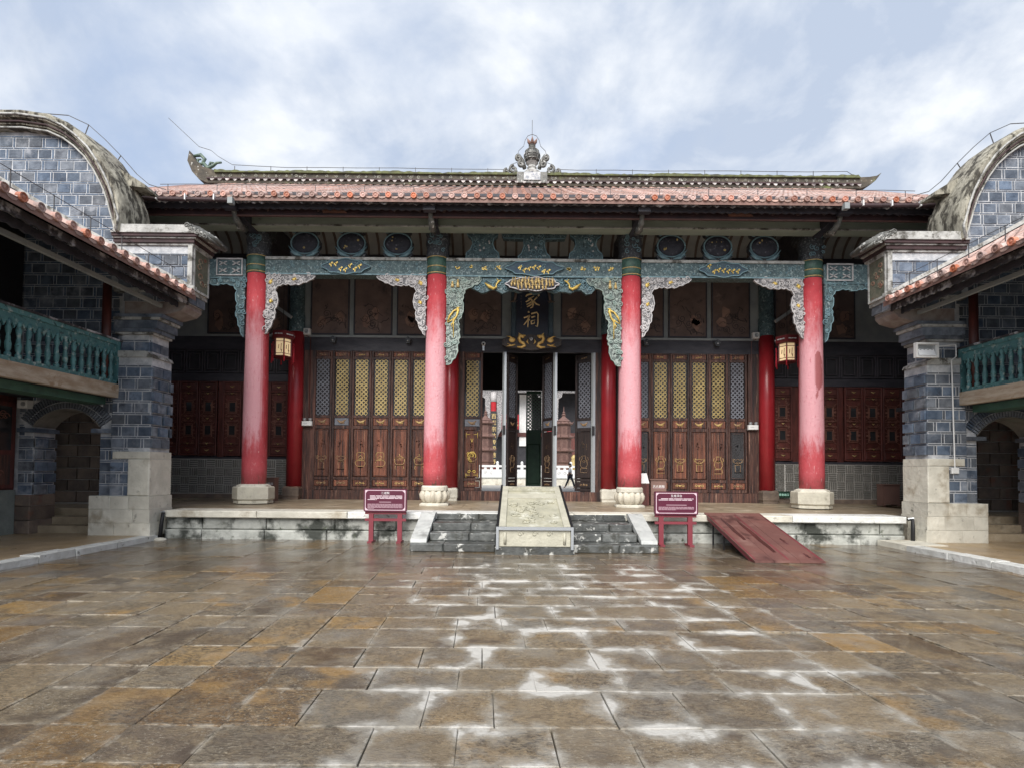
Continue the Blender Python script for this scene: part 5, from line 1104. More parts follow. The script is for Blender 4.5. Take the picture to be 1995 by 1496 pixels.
    q(MB().prism([(-10.5, 4.0), (-9.42, 4.0), (-9.42, 7.0), (-9.5, 7.3), (-9.62, 7.9), (-9.9, 8.2), (-10.5, 8.4)], 12.72, 13.1)).build('return_wall', grime_m, W_)
    # ---- balcony
    ya = 4.5
    bal = q(MB().box(-9.43, -9.33, ya, 11.93, 4.28, 4.37)).build('balustrade', balu_m, W_)
    q(MB().box(-9.40, -9.36, ya, 11.93, 4.12, 4.28)).build('top_board', balu_m, bal); q(MB().box(-9.42, -9.34, ya, 11.93, 3.42, 3.50)).build('bottom_rail', balu_m, bal)
    q(MB().box(-9.44, -9.34, 11.86, 11.95, 3.42, 4.36)).build('end_post', balu_m, bal); q(MB().box(-9.46, -9.30, ya, 11.95, 4.37, 4.41)).build('rail_cap', eave_m, bal)
    bp = MB().lathe([(.05, 0), (.05, .1), (.03, .13), (.045, .18), (.052, .26), (.035, .34), (.04, .36), (.028, .42), (.042, .48), (.05, .54), (.03, .6), (.045, .64), (.045, .70)], 0, 0, 9).mesh('baluster', balu_m, True)
    y = 11.72
    while y > 7.6:
        inst(bp, 'baluster', bal, (s * 9.38, y, 3.46)); y -= .2
    hb = MB(); y = 11.82                              # pointed heads between the balusters
    while y > 7.5: hb.add([(-9.40, y - .1, 4.14), (-9.40, y, 4.04), (-9.40, y - .2, 4.04), (-9.37, y - .1, 4.14), (-9.37, y, 4.04), (-9.37, y - .2, 4.04)], [(0, 1, 4, 3), (0, 3, 5, 2)]); y -= .2
    hh = MB(); y = 11.82
    while y > 7.5:
        for a, b in ((y, y - .05), (y - .2, y - .15)): hh.add([(-9.395, a, 4.13), (-9.395, b, 4.13), (-9.395, a, 4.02), (-9.365, a, 4.13), (-9.365, b, 4.13), (-9.365, a, 4.02)], [(0, 1, 2), (3, 5, 4), (0, 3, 4, 1), (1, 4, 5, 2), (2, 5, 3, 0)])
        y -= .2
    q(hh).build('arched_heads', balu_m, bal)
    q(MB().box(-9.46, -9.32, ya, 11.93, 3.13, 3.42)).build('floor_beam', beamw_m, W_); q(MB().box(-10.1, -9.6, ya, 11.9, 2.98, 3.13)).build('floor_joist', greenb_m, W_)
    q(MB().box(-13, -9.46, ya, 12.03, 3.14, 3.3)).build('balcony_floor', dark_m, W_)
    q(MB().lathe([(.09, 3.42), (.085, 5.6)], -9.5, 11.72, 12)).build('balcony_post', redwood_m, W_, True)
    # ---- wing front walls
    q(MB().box(-13, -11.62, 2, 12.0, 3.3, 7.5)).build('upper_wall', black_m, W_)
    q(MB().box(-13, -11.66, 2, 12.0, .1, 3.14)).build('lower_wall', redwood_m, W_)
    q(MB().box(-11.70, -11.58, 2, 11.95, .1, 1.08)).build('wall_base', M('grey_green_base' + side, (.2, .22, .2), (.14, .155, .145), 3, .7, .1, .5, 9), W_)
    for k in range(4):
        y1 = 11.9 - k * .9; dr = q(MB().box(-11.66, -11.60, y1 - .86, y1, 1.12, 3.0)).build('wing_door', redwood_m, W_)
        q(MB().box(-11.60, -11.585, y1 - .78, y1 - .08, 1.2, 1.85)).build('panel', wood2_m, dr); q(MB().box(-11.60, -11.585, y1 - .78, y1 - .08, 1.95, 2.9)).build('panel', pane_m, dr)
        rl = MB()
        for t in range(8): yy, zz = y1 - .7 + rnd.random() * .55, 1.3 + rnd.random() * 1.5; rl.tube([(-11.58, yy + .09 * (1 - .07 * i) * cos(i * .6), zz + .09 * (1 - .07 * i) * sin(i * .6)) for i in range(11)], .012, 4)
        q(rl).build('carving', M_fret, dr)
    # ---- roof
    XE, ZE = -7.72, 5.50
    wz = lambda t: ZE + .50 * t + .012 * t * t
    tt = [k * .5 for k in range(11)]; Pz = [(XE - t, wz(t) - .05) for t in tt]
    rf = q(MB().prism(Pz + [(x, z - .12) for x, z in Pz[::-1]], 2.5, 12.0)).build('roof', tilepan_m, W_)
    tr = MB(); nseg = 16
    for k in range(nseg):
        vs = []
        for t, r in ((k * .3, .072), ((k + 1) * .3 + .02, .06)):
            sl = .50 + .024 * t; l = hypot(1, sl)
            for i in range(7): a = pi * i / 6; vs.append((-t + sl / l * r * sin(a), r * cos(a), wz(t) - ZE - .045 + r * sin(a) / l))
        tr.add(vs, [(i, i + 1, i + 8, i + 7) for i in range(6)] + [(6, 5, 4, 3, 2, 1, 0)])
    tm = q(tr).mesh('tile_row', tile_m)
    y = 11.82; k = 0
    while y > 4.4:
        inst(tm, 'tile_row', rf, (-s * XE, y, ZE)); inst(discm, 'eave_tile', rf, (-s * (XE + .02), y, ZE - .02 + rnd.uniform(-.006, .006)), (0, 0, R(90) if s < 0 else R(-90)))
        inst(dripm, 'drip_tile', rf, (-s * (XE + .0), y - .15, ZE - .1), (0, 0, R(90) if s < 0 else R(-90))); y -= .295; k += 1
    P = [(2.5, ZE - .12), (12.0, ZE - .12)]; yy = 12.0; n_ = 0
    while yy > 2.5: P.append((yy, ZE - .27 + (.03 if n_ % 2 else 0))); yy -= .1; n_ += 1
    q(MB().prismx(P, XE - .2, XE - .16)).build('drip_board', eave_m, W_); q(MB().prismx([(a, b - .06) for a, b in P], XE - .42, XE - .38)).build('drip_board', dark_m, W_)
    q(MB().box(XE - .75, XE - .68, 2.5, 11.9, ZE - .36, ZE - .28)).build('eave_rail', plast_m, W_); q(MB().prism([(XE - .2, ZE - .1), (XE - .2, ZE - .16), (XE - 4.9, ZE + 2.3), (XE - 4.9, ZE + 2.4)], 2.5, 11.95)).build('eave_soffit', dark_m, W_)
    rm = MB().box(-.05, .05, -.04, .04, 0, .1)
    for k in range(18):
        y = 11.7 - k * .42; q(MB().prism([(XE - .22, ZE - .17), (XE - .22, ZE - .25), (XE - 2.2, ZE + .78), (XE - 2.2, ZE + .87)], y - .04, y + .04)).build('rafter', dark_m, W_)
    # moulded flashing where the roof meets the gable wall
    q(MB().prism([(XE - t, wz(t) + .05) for t in tt] + [(XE - t, wz(t) + .14) for t in tt[::-1]], 11.93, 12.03)).build('flashing', coping_m, W_)
    return W_
wl_ = wing(-1); wr_ = wing(1)

# ================================================================== THINGS
# --- name plaque
pq = thing('name_plaque', 'tall dark plaque with gold characters and gold dragons hanging over the open doorway', 'plaque', (0, 16.9, 5.5))
navy = M('dark_navy_lacquer', (.016, .022, .042), (.02, .018, .03), 3, .35)
MB().box(-.50, .52, 16.92, 17.0, 5.7, 7.7).build('board', navy, pq)
for xa, xb in ((-.66, -.5), (.52, .68)):
    o = MB().cbox(xa, xb, 16.86, 17.0, 5.68, 7.7, .02).build('frame_side', M('blue_carved_frame', (.03, .05, .07), (.05, .08, .1), 9, .5, bump=.4), pq)
def zp(y): return 7.58 - .001638 * y
def xp(x): return (x - 945) * .001625 + .0
glyphs = [[(850, 258), (825, 300)], [(845, 268), (900, 252), (1000, 236), (1065, 246), (1085, 270), (1058, 288)], [(875, 348), (980, 290)], [(900, 330), (958, 380), (970, 450), (955, 500), (912, 522)], [(940, 312), (880, 372), (822, 402)], [(952, 384), (890, 430), (838, 455)], [(957, 430), (900, 472), (848, 498)], [(1040, 310), (985, 372)], [(968, 380), (1030, 440), (1095, 465)],
          [(868, 590), (897, 608)], [(788, 712), (850, 690), (905, 660)], [(905, 660), (860, 760), (788, 852)], [(872, 740), (866, 895)], [(878, 730), (905, 762)], [(930, 632), (1040, 602), (1066, 640), (1062, 800), (1050, 882), (1015, 862)], [(935, 700), (1010, 682)], [(930, 772), (936, 832), (992, 816), (1006, 752), (930, 772)]]
gm = MB()
for gl in glyphs:
    n = len(gl); gm.tube([(xp(a), 16.912, zp(b)) for a, b in gl], [.024 if 0 < k < n - 1 else .029 if k == 0 else .016 for k in range(n)], 6, .6)
gm.build('lettering', M('plaque_gold', (.9, .68, .36), (.8, .58, .3), 8, .4), pq, True)
sm_ = MB()
for k in range(6):
    for t in range(4): a, b = 738 + rnd.uniform(-9, 9), 225 + k * 58 + rnd.uniform(-16, 16); sm_.bar((xp(a - 9), 16.915, zp(b)), (xp(a + 9), 16.915, zp(b + rnd.uniform(-8, 8))), .005, .006)
sm_.build('small_lettering', M('dull_gold', (.25, .2, .14), None, 5), pq)
lg = MB()
for s in (-1, 1):
    lg.tube([(.01 + s * .50, 16.84, 7.28), (.01 + s * .54, 16.82, 7.05), (.01 + s * .57, 16.83, 6.93)], [.05, .045, .03], 7)
    for d in (-.1, 0, .12): lg.tube([(.01 + s * .57, 16.83, 6.95), (.01 + s * (.60 + d * .6), 16.8, 6.88), (.01 + s * (.58 + d * 1.2), 16.8, 6.93 if d else 6.86)], [.025, .018, .005], 5)
lg.build('carved_claw', M('dull_bronze', (.2, .14, .11), (.12, .09, .08), 8), pq, True)
P = [(.0 + .97 * cos(a) * (1 - .06 * cos(6 * a)), 5.62 + .22 * sin(a) * (1 + .08 * cos(8 * a))) for a in [2 * pi * k / 44 for k in range(44)]]
bb = MB().prism(P, 16.80, 16.95).build('dragon_board', M('brown_black_carving', (.06, .045, .04), (.03, .024, .024), 9, .5, bump=.5), pq)
dg = MB()
for s in (-1, 1):
    q = lambda pts: [(-.02 + s * a, 16.77, b) for a, b in pts]
    dg.tube(q([(.18, 5.82), (.27, 5.80), (.36, 5.80), (.38, 5.72), (.34, 5.62), (.24, 5.57), (.20, 5.50), (.3, 5.45), (.44, 5.46)]), [.015, .05, .065, .055, .05, .05, .05, .04, .02], 8).tube(q([(.22, 5.76), (.3, 5.76)]), [.015, .04], 6).tube(q([(.34, 5.84), (.40, 5.90)]), [.03, .005], 5)
    dg.ball(-.02 + s * .6, 16.78, 5.68, .11, .03, .08, 9, 6).tube(q([(.55, 5.7), (.68, 5.78), (.78, 5.8)]), [.03, .025, .004], 5).tube(q([(.5, 5.53), (.62, 5.5), (.75, 5.56)]), [.02, .025, .006], 5).tube(q([(.62, 5.5), (.78, 5.47)]), [.02, .006], 5)
    dg.tube(q([(.10, 5.70), (.13, 5.62), (.08, 5.55)]), [.01, .03, .006], 5)
dg.build('gold_dragon', M('dragon_gold', (.85, .55, .18), (.65, .4, .12), 10, .4, metal=.2), bb, True)
MB().tube([(-.06, 16.77, 5.74), (-.05, 16.77, 5.68), (-.02, 16.77, 5.66), (.01, 16.77, 5.68), (.02, 16.77, 5.74)], .009, 4).tube([(-.02, 16.77, 5.76), (-.02, 16.77, 5.66)], .008, 4).build('silver_trident', white_m, bb)

# --- lanterns
def lantern(x, y, label):
    t = thing('palace_lantern', label, 'lantern', (x, y, 4.75), group='red palace lanterns hanging in the porch')
    red = M_lan
    hexa = lambda r, z0, z1: MB().lathe([(r, z0), (r, z1)], x, y, 6, a0=0)
    MB().lathe([(.12, 5.66), (.34, 5.62), (.34, 5.42), (.30, 5.40)], x, y, 6).build('canopy', red, t)
    MB().lathe([(.27, 4.9), (.28, 4.86), (.2, 4.84)], x, y, 6).build('bottom_frame', red, t)
    body = MB().lathe([(.225, 4.9), (.225, 5.40)], x, y, 6).build('paper_panel', M_paper, t)
    pm = MB(); st = MB(); bd = MB()
    for k in range(6):
        a = k * pi / 3; b = a + pi / 3; pa = (x + .25 * cos(a), y + .25 * sin(a)); pb = (x + .25 * cos(b), y + .25 * sin(b))
        pm.tube([(pa[0], pa[1], 4.86), (pa[0], pa[1], 5.44)], .02, 6)
        for z in (4.97, 5.32): pm.tube([(x + .235 * cos(a), y + .235 * sin(a), z), (x + .235 * cos(b), y + .235 * sin(b), z)], .01, 4)
        mid = (a + b) / 2; r = .205; tx, ty = -sin(mid), cos(mid); cx, cy = x + r * cos(mid), y + r * sin(mid)
        for u, z0, z1 in ((-.04, 5.1, 5.22), (.03, 5.05, 5.26), (.045, 5.0, 5.08)): st.tube([(cx + tx * u, cy + ty * u, z0), (cx + tx * (u + .012), cy + ty * (u + .012), z1)], .009, 4)
        r = .302
        for u in (-.08, .0, .08): bd.tube([(x + r * cos(mid) + tx * (u - .03), y + r * sin(mid) + ty * (u - .03), 5.52), (x + r * cos(mid) + tx * (u + .03), y + r * sin(mid) + ty * (u + .03), 5.52)], .022, 4)
        ts = MB().tube([(x + .33 * cos(a), y + .33 * sin(a), 5.26), (x + .33 * cos(a), y + .33 * sin(a), 5.0), (x + .33 * cos(a), y + .33 * sin(a), 4.72)], [.006, .012, .024], 5).ball(x + .33 * cos(a), y + .33 * sin(a), 5.26, .016, .016, .03, 6, 4); ts.build('tassel', M_tas, t, True)
    pm.build('posts', red, t); st.build('ink_drawing', M_ink, body); bd.build('fret_band', reliefw_m, t)
    MB().tube([(x, y, 5.64), (x, y, 7.6)], .008, 4).build('hanging_cord', blackm, t)
M_lan = M('dark_red_lantern_wood', (.14, .018, .02), (.1, .014, .016), 4, .4); M_tas = M('red_tassel', (.5, .02, .04), None, 8); M_ink = M('lantern_ink', (.2, .1, .04), None, 8)
M_paper = plain('warm_lit_paper', (.95, .72, .42), .7, 0, .27)
lantern(-7.42, 15.9, 'lit hexagonal red lantern hanging beside the outer column on the left'); lantern(7.55, 15.9, 'lit hexagonal red lantern hanging beside the outer column on the right')

# --- wooden sign boards
def text_mesh(s, size, m, w, name='lettering'):
    c = bpy.data.curves.new('t', 'FONT'); c.body = s; c.size = size; c.align_x = 'CENTER'; c.resolution_u = 2
    o = bpy.data.objects.new('t', c); COL.objects.link(o); bpy.context.view_layer.update()
    me = bpy.data.meshes.new_from_object(o.evaluated_get(bpy.context.evaluated_depsgraph_get())); bpy.data.objects.remove(o); me.transform(Matrix.Rotation(R(90), 4, 'X')); me.materials.clear(); me.materials.append(m); return me
def sign(x, y, title, rows, label, dx):
    t = thing('information_board', label, 'sign', (x, y, 0), group='maroon information boards beside the steps')
    tilt = .06
    for a in (-.315, .315):
        MB().box(x + a - .05, x + a + .05, y + .02, y + .09, .03, .70).build('leg', signpost_m, t)
        MB().box(x + a - .05, x + a + .05, y - .1, y + .26, .0, .035).build('foot', signpost_m, t)
    for z in (.47, .62): MB().box(x - .45, x + .45, y + .025, y + .085, z, z + .055).build('cross_bar', signpost_m, t)
    w, h, z0 = .47, .5, .68
    P = [(x + sx * (w - .03) + .03 * cos(a), z0 + h / 2 + sz * (h / 2 - .03) + .03 * sin(a)) for sx, sz, a0 in ((1, -1, -pi / 2), (1, 1, 0), (-1, 1, pi / 2), (-1, -1, pi)) for a in [a0 + k * pi / 8 for k in range(5)]]
    b = MB().prism(P, y - .02, y + .06).build('board', sign_m, t)
    # printed border with notched corners
    bd = MB(); cn = [(-w + .035, z0 + .035), (w - .035, z0 + .035), (w - .035, z0 + h - .035), (-w + .035, z0 + h - .035)]
    yb = y - .0225
    for i in range(4):
        a, c = cn[i], cn[(i + 1) % 4]; bd.bar((x + a[0], yb, a[1]), (x + c[0], yb, c[1]), .014, .002)
        sx, sz = -math.copysign(1, a[0]), (1 if i < 2 else -1); bd.add([(x + a[0], yb - .001, a[1]), (x + a[0] + sx * .07, yb - .001, a[1]), (x + a[0] + sx * .03, yb - .001, a[1] + sz * .03), (x + a[0], yb - .001, a[1] + sz * .07)], [(0, 1, 2, 3)])
    bd.build('printed_border', M_signborder, b)
    me = text_mesh(title, .062, white_m, 1); inst(me, 'title_lettering', b, (x + dx, y - .0235, z0 + h - .115))
    tx = MB(); t2 = MB()
    zz = z0 + h - .155
    for rlen in rows[0]:
        xx = -.385 + (.05 if rlen == rows[0][0] else 0)
        while xx < -.385 + .77 * rlen: ww = min(rnd.uniform(.10, .22), -.385 + .77 * rlen - xx); tx.bar((x + xx, yb, zz), (x + xx + ww - .014, yb, zz), .015, .002); xx += ww
        zz -= .027
    for k, rlen in enumerate(rows[1]):
        zq = z0 + .165 - k * .019
        xx = -.385
        while xx < -.385 + .77 * rlen: ww = min(rnd.uniform(.04, .1), -.385 + .77 * rlen - xx); t2.bar((x + xx, yb, zq), (x + xx + ww - .007, yb, zq), .0105, .002); xx += ww
    t2.bar((x - rows[2], yb, z0 + .21), (x + rows[2], yb, z0 + .21), .013, .002)
    tx.build('text_lines', M_txt, b); t2.build('small_text_lines', pinkw_m, b)
M_signborder = plain('pink_white_print', (.66, .5, .56), .5); M_txt = plain('text_print', (.68, .55, .6), .5)
sign(-3.36, 11.86, '二进院', ([1, 1, 1, .28], [1, 1, 1, 1, 1, .2], .13), 'maroon information board on red legs to the left of the steps', 0)
sign(2.98, 11.72, '五龙浮台', ([1, .96], [1, 1, 1, .5], .22), 'maroon information board on red legs to the right of the steps', .0)

# --- sheet-steel access ramp
rp = thing('metal_ramp', 'red-brown steel access ramp leaning on the platform edge', 'ramp', (4.45, 10.9, 0))
def rq(x0, x1, t0, t1, th=.03):
    a, b = Vector((0, 9.62, .035)), Vector((0, 12.32, .685)); v = []
    for dz in (0, -th):
        for x, t in ((x0, t0), (x1, t0), (x1, t1), (x0, t1)): p = a.lerp(b, t); v.append((x + .06 * t, p.y, p.z + dz))
    return MB().add(v, [(0, 1, 2, 3), (7, 6, 5, 4), (0, 4, 5, 1), (1, 5, 6, 2), (2, 6, 7, 3), (3, 7, 4, 0)])
for x0, x1 in ((3.74, 4.085), (4.091, 4.545), (4.551, 5.0)): rq(x0, x1, 0, 1).build('steel_plate', ramp_m, rp)
for x0 in (3.76, 4.36, 4.95): rq(x0, x0 + .03, .03, .95, .11).build('support_bar', signpost_m, rp)
for x, y in ((3.84, 11.9), (5.0, 11.9), (3.8, 11.2), (4.98, 11.2)): MB().box(x, x + .03, y, y + .03, 0, .04 + (y - 9.62) * .24).build('leg', blackm, rp)
wt = MB()
for x, t0, t1, w in ((3.98, .38, .86, .045), (4.28, .15, .80, .05), (4.72, .3, .42, .03), (4.8, .06, .14, .03)):
    a, b = Vector((0, 9.62, .035)), Vector((0, 12.32, .685)); pts = []
    for k in range(13): t = t0 + (t1 - t0) * k / 12; p = a.lerp(b, t); pts.append((x + .06 * t + .007 * sin(k * 1.1), p.y, p.z + .0015))
    n = len(pts); ww = [w * (.3 + .7 * sin(pi * min(1, (k + 1) / n)) ** .5) for k in range(n)]
    wt.add([(p[0] - ww[k], p[1], p[2]) for k, p in enumerate(pts)] + [(p[0] + ww[k], p[1], p[2]) for k, p in enumerate(pts)], [(k, n + k, n + k + 1, k + 1) for k in range(n - 1)])
wt.build('wet_streaks', plain('wet_paint', (.075, .03, .027), .15), rp)

# --- fire extinguisher boxes
def ext_box(x, y, label, w=.42, h=.66, text=True):
    t = thing('extinguisher_box', label, 'equipment box', (x, y, PF), group='brown extinguisher boxes on the porch')
    mb = MB().prism([(x - w / 2, PF), (x - w / 2 + .06, PF), (x - w / 2 + .08, PF + .05), (x + w / 2 - .08, PF + .05), (x + w / 2 - .06, PF), (x + w / 2, PF), (x + w / 2, PF + h), (x - w / 2, PF + h)], y - .14, y + .14); mb.build('body', box_m, t)
    MB().cbox(x - w / 2 - .02, x + w / 2 + .02, y - .17, y + .15, PF + h, PF + h + .035, .01).build('lid', box_m, t)
    if text:
        for z in (PF + h * .45,): MB().box(x - w / 2 + .03, x + w / 2 - .03, y - .144, y - .14, z, z + .006).build('door_seam', blackm, t)
        me = text_mesh('灭火器箱', .085, white_m, 1); inst(me, 'lettering', t, (x, y - .143, PF + h * .72)); ln = MB().box(x - .16, x + .16, y - .143, y - .141, PF + h * .68, PF + h * .69)
        ln.build('printed_rule', pinkw_m, t); inst(text_mesh('火警119', .075, white_m, 1), 'lettering', t, (x, y - .143, PF + h * .30))
ext_box(-7.86, 16.2, 'brown extinguisher box between the outer column and the rear column on the left'); ext_box(3.62, 15.6, 'brown extinguisher box behind the lotus-based column, beside the white placard', .44, .72)
ext_box(10.85, 16.4, 'plain dark red box half hidden behind the brick pier on the right', .5, .62, False)
# --- white placard on a dark stand
pc = thing('placard_stand', 'white sloping placard on a dark stand behind the right lotus-based column', 'placard', (3.05, 15.5, PF))
MB().box(2.86, 3.34, 15.45, 15.75, PF, PF + .62).build('stand', redwood_m, pc); MB().prismx([(15.42, PF + .64), (15.72, PF + .92), (15.74, PF + .90), (15.44, PF + .62)], 2.8, 3.34).build('placard', white_m, pc)
MB().box(3.0, 3.16, 15.56, 15.57, PF + .785, PF + .80).build('printed_mark', greym, pc)
# --- emergency lights, speakers, cameras, exit sign
for x, lab in ((-7.13, 'white twin-head emergency light beside the red rear column on the left'), (7.08, 'white twin-head emergency light beside the red rear column on the right')):
    t = thing('emergency_light', lab, 'emergency light', (x, 17.1, 3.0), group='emergency lights on the door jambs')
    MB().cbox(x - .16, x + .16, 17.1, 17.2, 2.97, 3.12, .01).build('housing', plasticw, t); MB().box(x - .1, x + .02, 17.096, 17.1, 3.05, 3.06).build('printed_mark', greym, t)
    for d in (-.08, .1): MB().lathe([(.02, 3.12), (.05, 3.14), (.06, 3.2), (.02, 3.22)], x + d, 17.14, 12).build('lamp_head', greym, t, SM)
for x, lab in ((-7.2, 'small white square speaker at the top of the left door bay'), (7.2, 'small white square speaker at the top of the right door bay')):
    t = thing('wall_speaker', lab, 'speaker', (x, 17.2, 5.9), group='wall speakers in the porch'); MB().cbox(x - .1, x + .1, 17.12, 17.26, 5.88, 6.08, .01).build('case', plasticw, t); o = dring(.06, [(.065, .02), (.065, -.005), (.05, -.008), (.01, .005)]); inst(o.mesh('speaker_cone', greym), 'speaker_cone', t, (x, 17.115, 5.98))
for x, lab in ((-6.35, 'small bracket lamp above the second door leaf from the left'), (-3.95, 'small bracket lamp above the left bay near the lotus column'), (3.68, 'small bracket lamp above the first gilt leaf of the right bay'), (5.95, 'small bracket lamp above the right bay near the speaker')):
    t = thing('bracket_lamp', lab, 'lamp', (x, 17.2, 5.6), group='small lamps on the door head'); MB().prism([(x - .06, 5.62), (x + .06, 5.62), (x + .1, 5.76), (x, 5.84), (x - .1, 5.76)], 17.1, 17.27).build('lamp_body', slate_m, t); MB().ball(x, 17.09, 5.7, .03, .03, .03, 8, 5).build('bulb', greym, t, True)
t = thing('security_camera', 'small white dome security camera left of the hanging plaque', 'camera', (-1.55, 17.2, 5.6)); MB().box(-1.58, -1.5, 17.15, 17.27, 5.55, 5.7).build('mount', plasticw, t); MB().ball(-1.53, 17.08, 5.62, .065, .065, .065, 12, 8).build('housing', plasticw, t, True); MB().ball(-1.53, 17.03, 5.6, .035, .03, .035, 10, 6).build('lens', blackm, t, True); MB().box(-1.56, -1.5, 17.06, 17.1, 5.40, 5.55).build('bracket', greym, t)
t = thing('exit_sign', 'dark green exit sign low on the brick dado at the right', 'exit sign', (8.0, 17.1, .9)); MB().box(7.85, 8.27, 17.15, 17.21, .82, 1.02).build('case', M('exit_green', (.01, .05, .03), None, 4), t); inst(text_mesh('安全出口', .08, plain('exit_glow', (.5, .85, .7), .5, 0, .4), 1), 'lettering', t, (8.06, 17.147, .89))
# --- floodlight, conduit and socket on the right pier; unit under the left balcony
t = thing('floodlight', 'square white-rimmed floodlight on the neck of the right brick pier', 'floodlight', (8.45, 11.8, 4.3)); P = MB()
for a, b, c, d in ((8.22, 8.72, 4.14, 4.18), (8.22, 8.72, 4.43, 4.47), (8.22, 8.26, 4.18, 4.43), (8.68, 8.72, 4.18, 4.43)): P.box(a, b, 11.70, 11.78, c, d)
P.build('rim', plasticw, t); MB().box(8.26, 8.68, 11.76, 11.84, 4.18, 4.43).build('housing', greym, t); MB().prismx([(11.70, 4.19), (11.755, 4.33), (11.756, 4.19)], 8.29, 8.65).build('reflector', plain('bright_reflector', (.85, .87, .9), .25), t)
for k in range(4): MB().ball(8.34 + k * .088, 11.75, 4.33, .022, .02, .018, 8, 5).build('led', greym, t, True)
MB().box(8.42, 8.52, 11.84, 12.0, 4.26, 4.36).build('bracket', greym, t)
t = thing('conduit', 'thin white cable conduit running down the right brick pier to a socket', 'conduit', (9.15, 11.87, 2)); MB().tube([(8.75, 11.86, 4.42), (9.22, 11.86, 4.46), (9.22, 11.86, 4.2), (9.12, 11.86, 4.12), (9.14, 11.865, 3.0), (9.16, 11.865, 1.75)], .014, 6).build('pipe', plasticw, t); MB().cbox(9.09, 9.25, 11.85, 11.9, 1.62, 1.75, .01).build('socket', plasticw, t)
t = thing('wall_unit', 'small white square unit under the left balcony near the arch', 'wall unit', (-11.5, 11.9, 3)); MB().cbox(-11.52, -11.3, 11.85, 12.02, 2.88, 3.06, .01).build('case', plasticw, t); inst(dring(.05, [(.05, .02), (.05, -.005), (.03, -.005)]).mesh('grille', greym), 'grille', t, (-11.38, 11.845, 2.97))
for x, lab in ((-8.42, 'black drainpipe at the left end of the platform'), (8.36, 'black drainpipe at the right end of the platform')):
    t = thing('drainpipe', lab, 'pipe', (x, 12.1, 0), group='black drainpipes at the platform ends'); MB().tube([(x, 12.2, .58), (x + .03, 12.1, .58), (x + .02, 12.08, .4), (x, 12.06, 0)], [.03, .035, .04, .045], 8).build('pipe', blackm, t, True); MB().tube([(x - .04, 12.15, .6), (x + .06, 12.1, .62)], .02, 6).build('outlet', greym, t)
t = MB().ball(-8.35, 11.95, .01, .16, .1, .05, 10, 6).build('loose_stone', wstone_m, None, True); tag(t, 'flat pale stone lying by the left drainpipe', 'stone')
for x, lab in ((-7.1, 'thin conduit running down the left door jamb'), (7.08, 'thin conduit running down the right door jamb')):
    t = thing('cable_conduit', lab, 'conduit', (x, 17.2, 3), group='thin conduits on the door jambs'); MB().tube([(x, 17.22, 3.22), (x, 17.22, 5.8), (x * 1.02, 17.2, 5.86)], .012, 5).build('pipe', redwood_m, t)
for x, s, lab in ((-7.9, 1, 'slanting grey strut lamp behind the left lantern'), (7.95, -1, 'slanting grey strut lamp behind the right lantern')):
    t = thing('slanted_lamp', lab, 'lamp', (x, 16.4, 6.2), group='slanted strip lamps under the porch'); MB().prism([(x - s * .15, 6.62), (x - s * .1, 6.7), (x + s * .55, 6.25), (x + s * .5, 6.17)], 16.3, 16.4).build('lamp_body', plast_m, t)
    MB().tube([(x, 16.4, 6.55), (x, 17.2, 6.6)], .02, 5).build('bracket', blackm, t)
# --- gutters at the eave ends
for s, lab in ((-1, 'white gutter pipe under the left end of the hall eave'), (1, 'white gutter pipe under the right end of the hall eave')):
    t = thing('eave_gutter', lab, 'gutter', (s * 9, 12.9, 8.1), group='short gutters under the hall eave'); MB().tube([(s * 10.3, 12.98, 8.16), (s * 7.55, 12.98, 8.13)], .05, 8).build('trough', maroonband_m, t); MB().box(s * 7.5 - .06, s * 7.5 + .06, 12.9, 13.03, 8.02, 8.17).build('end_cap', plast_m, t)
    for k in range(4): MB().box(s * (7.9 + k * .7) - .012, s * (7.9 + k * .7) + .012, 12.9, 13.06, 8.1, 8.24).build('hanger', plasticw, t)
# --- lightning conductors
t = thing('lightning_wire', 'thin lightning wire on short pins along the hall ridge', 'wire', (0, 22, 13.8))
y = 22
MB().tube([(-13.7, y, 14.9), (-13.2, y, 14.75), (-12.9, y, 14.5), (-12.3, y, 14.15), (-11.2, y, 14.1)] + [(-10 + k * 1.5, y, 14.06 + rnd.uniform(-.02, .02)) for k in range(7)] + [(-.8, y, 14.08), (-.65, y, 14.3), (-.5, y, 14.35), (-.35, y, 14.2), (-.5, y, 14.55), (-.42, y, 14.85), (-.22, y, 15.05), (-.16, y, 15.3), (-.05, y, 15.48), (.13, y, 15.55), (.31, y, 15.48), (.42, y, 15.3), (.48, y, 15.05), (.68, y, 14.85), (.76, y, 14.55), (.6, y, 14.2), (.76, y, 14.35), (.9, y, 14.3), (1.1, y, 14.08)] + [(2 + k * 1.6, y, 14.06 + rnd.uniform(-.02, .02)) for k in range(7)] + [(13.2, y, 14.1), (13.5, y, 13.9)], .012, 4).build('wire', wire_m, t)
MB().tube([(-13.7, y, 14.9), (-15.0, y, 16.1)], .014, 4).build('rod', wire_m, t); MB().tube([(.13, y, 15.4), (.13, y, 16.15)], .014, 4).build('rod', wire_m, t)
for k in range(17):
    x = -12.2 + k * 1.5
    if abs(x) > 1: MB().tube([(x, y, 13.75), (x, y, 14.1)], .014, 4).build('pin', wire_m, t)
